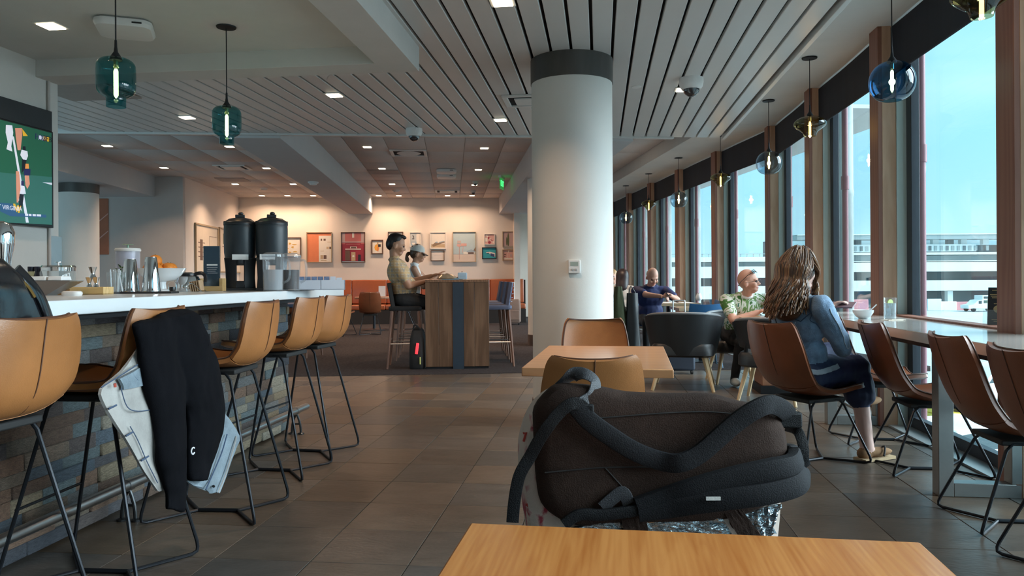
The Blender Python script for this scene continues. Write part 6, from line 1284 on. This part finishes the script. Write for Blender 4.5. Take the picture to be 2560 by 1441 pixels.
# shoulder straps
strip([(590,350),(690,470),(850,590),(1050,715),(1250,790),(1400,808),(1550,745),(1700,620),(1850,490),(2000,390),(2120,350),(2230,400),(2262,470)],[1.40]*5+[1.39]*5+[1.40,1.43,1.46],.018,.007,strapm,'shoulder_strap')
strip([(1080,1160),(1300,1085),(1500,1015),(1800,930),(2100,862),(2280,825),(2315,765),(2250,735)],[1.405,1.40,1.39,1.385,1.385,1.40,1.44,1.47],.020,.013,strapm,'shoulder_strap')
strip([(1080,1178),(1300,1150),(1500,1120),(1800,1080),(2100,1040),(2320,975),(2355,900),(2330,850)],[1.405,1.40,1.39,1.38,1.38,1.395,1.43,1.46],.021,.013,strapm,'shoulder_strap')
strip([(500,1290),(620,1215),(800,1215),(1000,1190),(1150,1165)],1.40,.011,.005,web,'adjuster_webbing')
strip([(690,440),(640,360),(560,345),(470,410),(380,520),(300,640),(235,760),(160,890),(128,1010),(108,1150),(98,1275)],[1.405,1.395,1.39,1.39,1.39,1.395,1.40,1.40,1.40,1.40,1.40],.0115,.0016,web,'adjuster_webbing')
strip([(470,200),(560,125),(650,108),(720,140),(750,190),(720,290),(640,350)],[1.47,1.455,1.445,1.44,1.435,1.425,1.415],.014,.0016,M('webbing_grey',(.028,.029,.034),.5,var=.15,bump=.3,bs=500),'carry_handle',up=(.6,-.6,.3))
strip([(2240,520),(2330,560),(2375,680),(2380,790),(2400,835)],[1.47,1.45,1.44,1.44,1.45],.010,.002,web,'side_strap')
strip([(800,1160),(880,1090),(960,1040),(1010,1130)],1.41,.012,.0015,MATS['webbing_grey'],'pull_tab')
MB().box(loc(kd(2255,470,1.45)),(.05,.02,.03)).build('buckle',web,bpk,bevel=.004); MB().box(loc(kd(660,400,1.40)),(.035,.012,.025),X=None).build('buckle',web,bpk,bevel=.003)
MB().box(loc(kd(1670,1088,1.366)),(.026,.003,.006)).build('brand_tag',M('tag_white',(.6,.58,.55),.6,var=.3,vs=300),bpk)
# lower side: foil mesh pockets and webbing
def patch(q,D,name,m,th=.006,n=10,am=.006,seed=0):
    c=[kd(x,y,D) for x,y in q]; rows=[]
    for i in range(n):
        f=i/(n-1); r=[]
        for j in range(n+6):
            g=j/(n+5); p=(c[0]*(1-g)+c[1]*g)*(1-f)+(c[3]*(1-g)+c[2]*g)*f; p=p+Vector((0,-am*(noise.noise((f*7+seed,g*9,0))+.6),0)); r.append(loc(p))
        rows.append(r)
    return MB().sheet(rows,th).build(name,m,bpk)
patch([(1080,1130),(1700,1180),(1900,1500),(1100,1500)],1.437,'mesh_pocket',foil,seed=1,am=.010); patch([(1880,1190),(2190,1120),(2110,1400),(1960,1480)],1.45,'mesh_pocket',foil,seed=5,am=.012); patch([(560,1320),(960,1245),(990,1480),(600,1480)],1.437,'mesh_pocket',foil,seed=9)
patch([(950,1250),(1140,1235),(1190,1480),(1000,1480)],1.424,'webbing_band',packm,am=.002); patch([(1740,1170),(1890,1170),(2060,1400),(1900,1440)],1.424,'webbing_band',packm,am=.002)
# red marks on the pale canvas
redm=M('red_mark',(.45,.05,.04),.8,var=.1)
for path in ([(180,575),(205,570),(185,640)],[(225,590),(240,610),(222,612)],[(205,1130),(260,1180),(240,1260)]): MB().tube([loc(kd(x,y,1.463)) for x,y in path],.0025,5).build('printed_mark',redm,bpk)
# ---- glossy black bag on the first stool
gb=M('patent_black',(.008,.008,.010),.16,var=.1,coat=.6,bump=.08,bs=30); c=fr(-1.84,2.12,.768); t=thing('patent_bag','glossy black leather bag standing on the bar stool seat','bag',c,R(90)-TH)
rings=[]
for z,w,d,o_ in ((0,.235,.065,0),(.02,.25,.075,0),(.12,.235,.075,0),(.22,.205,.073,-.012),(.32,.165,.068,-.03),(.40,.115,.07,-.05),(.45,.075,.04,-.06)): rings.append([(x+o_,y,z) for x,y in rpoly(w,d,min(w,d)*.7)])
MB().loft(rings).build('body',gb,t)
MB().tube(cat([(.19,-.06,.02),(.185,-.072,.13),(.155,-.072,.24),(.11,-.066,.34),(.05,-.04,.42)],5),1,12,flat=(.02,.006),up=(0,-1,.2)).build('strap',gb,t)
MB().box((.175,-.082,.155),(.035,.012,.03)).build('buckle',chrome,t,bevel=.003); MB().tube(cat([(.09,-.07,.33),(.06,-.065,.37),(.02,-.05,.40)],4),.005,6).build('zip',M('gold_zip',(.5,.32,.1),.3,metal=.9,var=.1),t)
MB().lathe([(.008,0),(.008,.006)],12,X=Tm(.185,-.075,.09,rx=R(90))).build('rivet',M('gold_rivet',(.5,.34,.12),.3,metal=.9,var=.1),t)
# ---- hoodie and denim jacket on the second stool
def zj(x,y): return 230+x/2.62, 750+y/2.62
XH=-1.635
hd=thing('black_hoodie','black hooded sweatshirt draped over the bar stool back above the denim jacket','hoodie',fr(XH,2.78,.25)); HB=fr(XH,2.78,.25)
nx=Vector((ct,-st,0))
def sec(L,Rr,d,xf=XH,n=16,B=HB):
    a=pxf(*zj(*L),xf); b=pxf(*zj(*Rr),xf); c=(a+b)/2; h=(b-a)/2; return [tuple(c+h*math.cos(q)+nx*(d*math.sin(q))-B) for q in [2*math.pi*i/n for i in range(n)]]
hb=MB()
hb.loft([sec((300,135),(600,75),.02),sec((265,165),(600,95),.035),sec((290,260),(560,230),.045),sec((310,400),(565,380),.045),sec((350,560),(590,560),.045),sec((400,720),(598,700),.042),sec((425,880),(606,860),.04),sec((438,1060),(612,1050),.038),sec((470,1230),(606,1230),.033),sec((482,1275),(602,1272),.027),sec((483,1380),(592,1388),.025)])
hb.loft([sec((430,90),(625,55),.02,XH-.01),sec((430,130),(690,110),.04,XH-.01),sec((450,260),(755,250),.05,XH),sec((500,420),(805,430),.055,XH),sec((560,580),(838,590),.055,XH),sec((620,720),(850,720),.05,XH),sec((620,860),(842,860),.045,XH),sec((625,990),(805,990),.04,XH),sec((632,1070),(772,1075),.03,XH),sec((640,1180),(742,1180),.027,XH)])
hb.loft([sec((480,80),(620,60),.025,XH-.09),sec((470,200),(700,200),.03,XH-.12),sec((480,420),(740,420),.03,XH-.12)]); hb.loft([sec((300,130),(610,65),.09,XH-.05),sec((290,175),(630,120),.085,XH-.05)])
blackh=M('black_jersey',(.0045,.0045,.006),.95,spec=.1,var=.3,vs=7,bump=.15,bs=300)
fuse('garment',hb,blackh,.008,hd,fold=.012,fs=8)
lg_=pxf(*zj(662,990),XH+.055); lgm=MB().tube([tuple(lg_-HB+Vector((-st*0,0,0))+Vector((st,ct,0))*(.013*math.cos(a))+Vector((0,0,.013*math.sin(a)))) for a in [R(40+280*i/10) for i in range(11)]],.003,6); lgm.build('sleeve_logo',M('logo_white',(.7,.7,.75),.6,var=.05),hd)
dj=thing('denim_jacket','pale washed denim jacket hanging from the bar stool under the black hoodie','jacket',fr(XH-.03,2.78,.25)); DB=fr(XH-.03,2.78,.25)
dl=M('washed_denim',(.20,.25,.29),.9,var=.45,vs=7,bump=.3,bs=180,detail=6); dlw=M('jacket_lining',(.36,.34,.32),.9,var=.2,vs=8,bump=.2,bs=150)
def flap(Ls,Rs,xf,m,name,n=12,am=.014,seed=0):
    rows=[]
    for L,Rr in zip(Ls,Rs):
        a=pxf(*zj(*L),xf); b=pxf(*zj(*Rr),xf); r=[]
        for j in range(n):
            g=j/(n-1); p=a.lerp(b,g); p=p+nx*(am*(noise.noise((g*4+seed,p.z*7,0))+.7*math.sin(g*9+p.z*12))*.6); r.append(tuple(p-DB))
        rows.append(r)
    P=[cat([Vector(rows[i][j]) for i in range(len(rows))],3) for j in range(n)]; rows=[[P[j][i] for j in range(n)] for i in range(len(P[0]))]
    return MB().sheet([r[::-1] for r in rows],.010).build(name,m,dj)
f1=flap([(300,330),(180,470),(44,585),(60,690),(130,820),(190,900),(260,1010),(340,1130),(420,1255)],[(340,330),(400,470),(420,600),(440,700),(450,820),(460,900),(470,1010),(480,1130),(490,1220)],XH-.035,dlw,'left_front',seed=1)
f2=flap([(560,600),(590,740),(600,880),(610,960),(615,1060),(620,1190),(740,1250)],[(700,600),(850,740),(945,890),(935,960),(900,1060),(865,1170),(828,1268)],XH-.03,dl,'right_front',seed=4)
flap([(330,480),(320,600),(330,720),(350,850),(380,1000),(420,1150)],[(700,480),(720,600),(720,720),(720,850),(700,1000),(660,1150)],XH-.06,dl,'jacket_back',seed=7)
flap([(165,520),(185,560),(190,590)],[(350,420),(350,500),(345,560)],XH-.018,dl,'chest_pocket_flap',am=.004,seed=2)
stt=M('stitch_navy',(.05,.08,.14),.8,var=.1)
def jl(path,xf,r,name,m,par): MB().tube([tuple(p-DB) for p in cat([pxf(*zj(x,y),xf) for x,y in path],4)],r,5).build(name,m,par)
jl([(60,575),(180,500),(300,425)],XH-.012,.0022,'stitching',stt,f1); jl([(190,580),(230,700),(300,730),(420,715)],XH-.014,.0018,'stitching',stt,f1); jl([(250,830),(300,920),(360,1060),(430,1200)],XH-.014,.0018,'stitching',stt,f1)
for q in ([(108,715),(160,690)],[(222,893),(268,866)],[(322,1055),(370,1025)],[(265,490),(298,528)]): jl(q,XH-.010,.0035,'buttonhole',stt,f1)
jl([(150,548),(152,572)],XH-.006,.005,'red_tab',M('tab_red',(.5,.08,.05),.7,var=.1),f1)
jl([(885,880),(850,1000),(800,1120),(745,1245)],XH-.008,.003,'stitching',stt,f2); jl([(945,895),(930,960),(880,1130),(826,1265)],XH-.01,.0035,'hem',dlw,f2); jl([(793,1222),(799,1224)],XH-.004,.006,'button',blackp,f2)
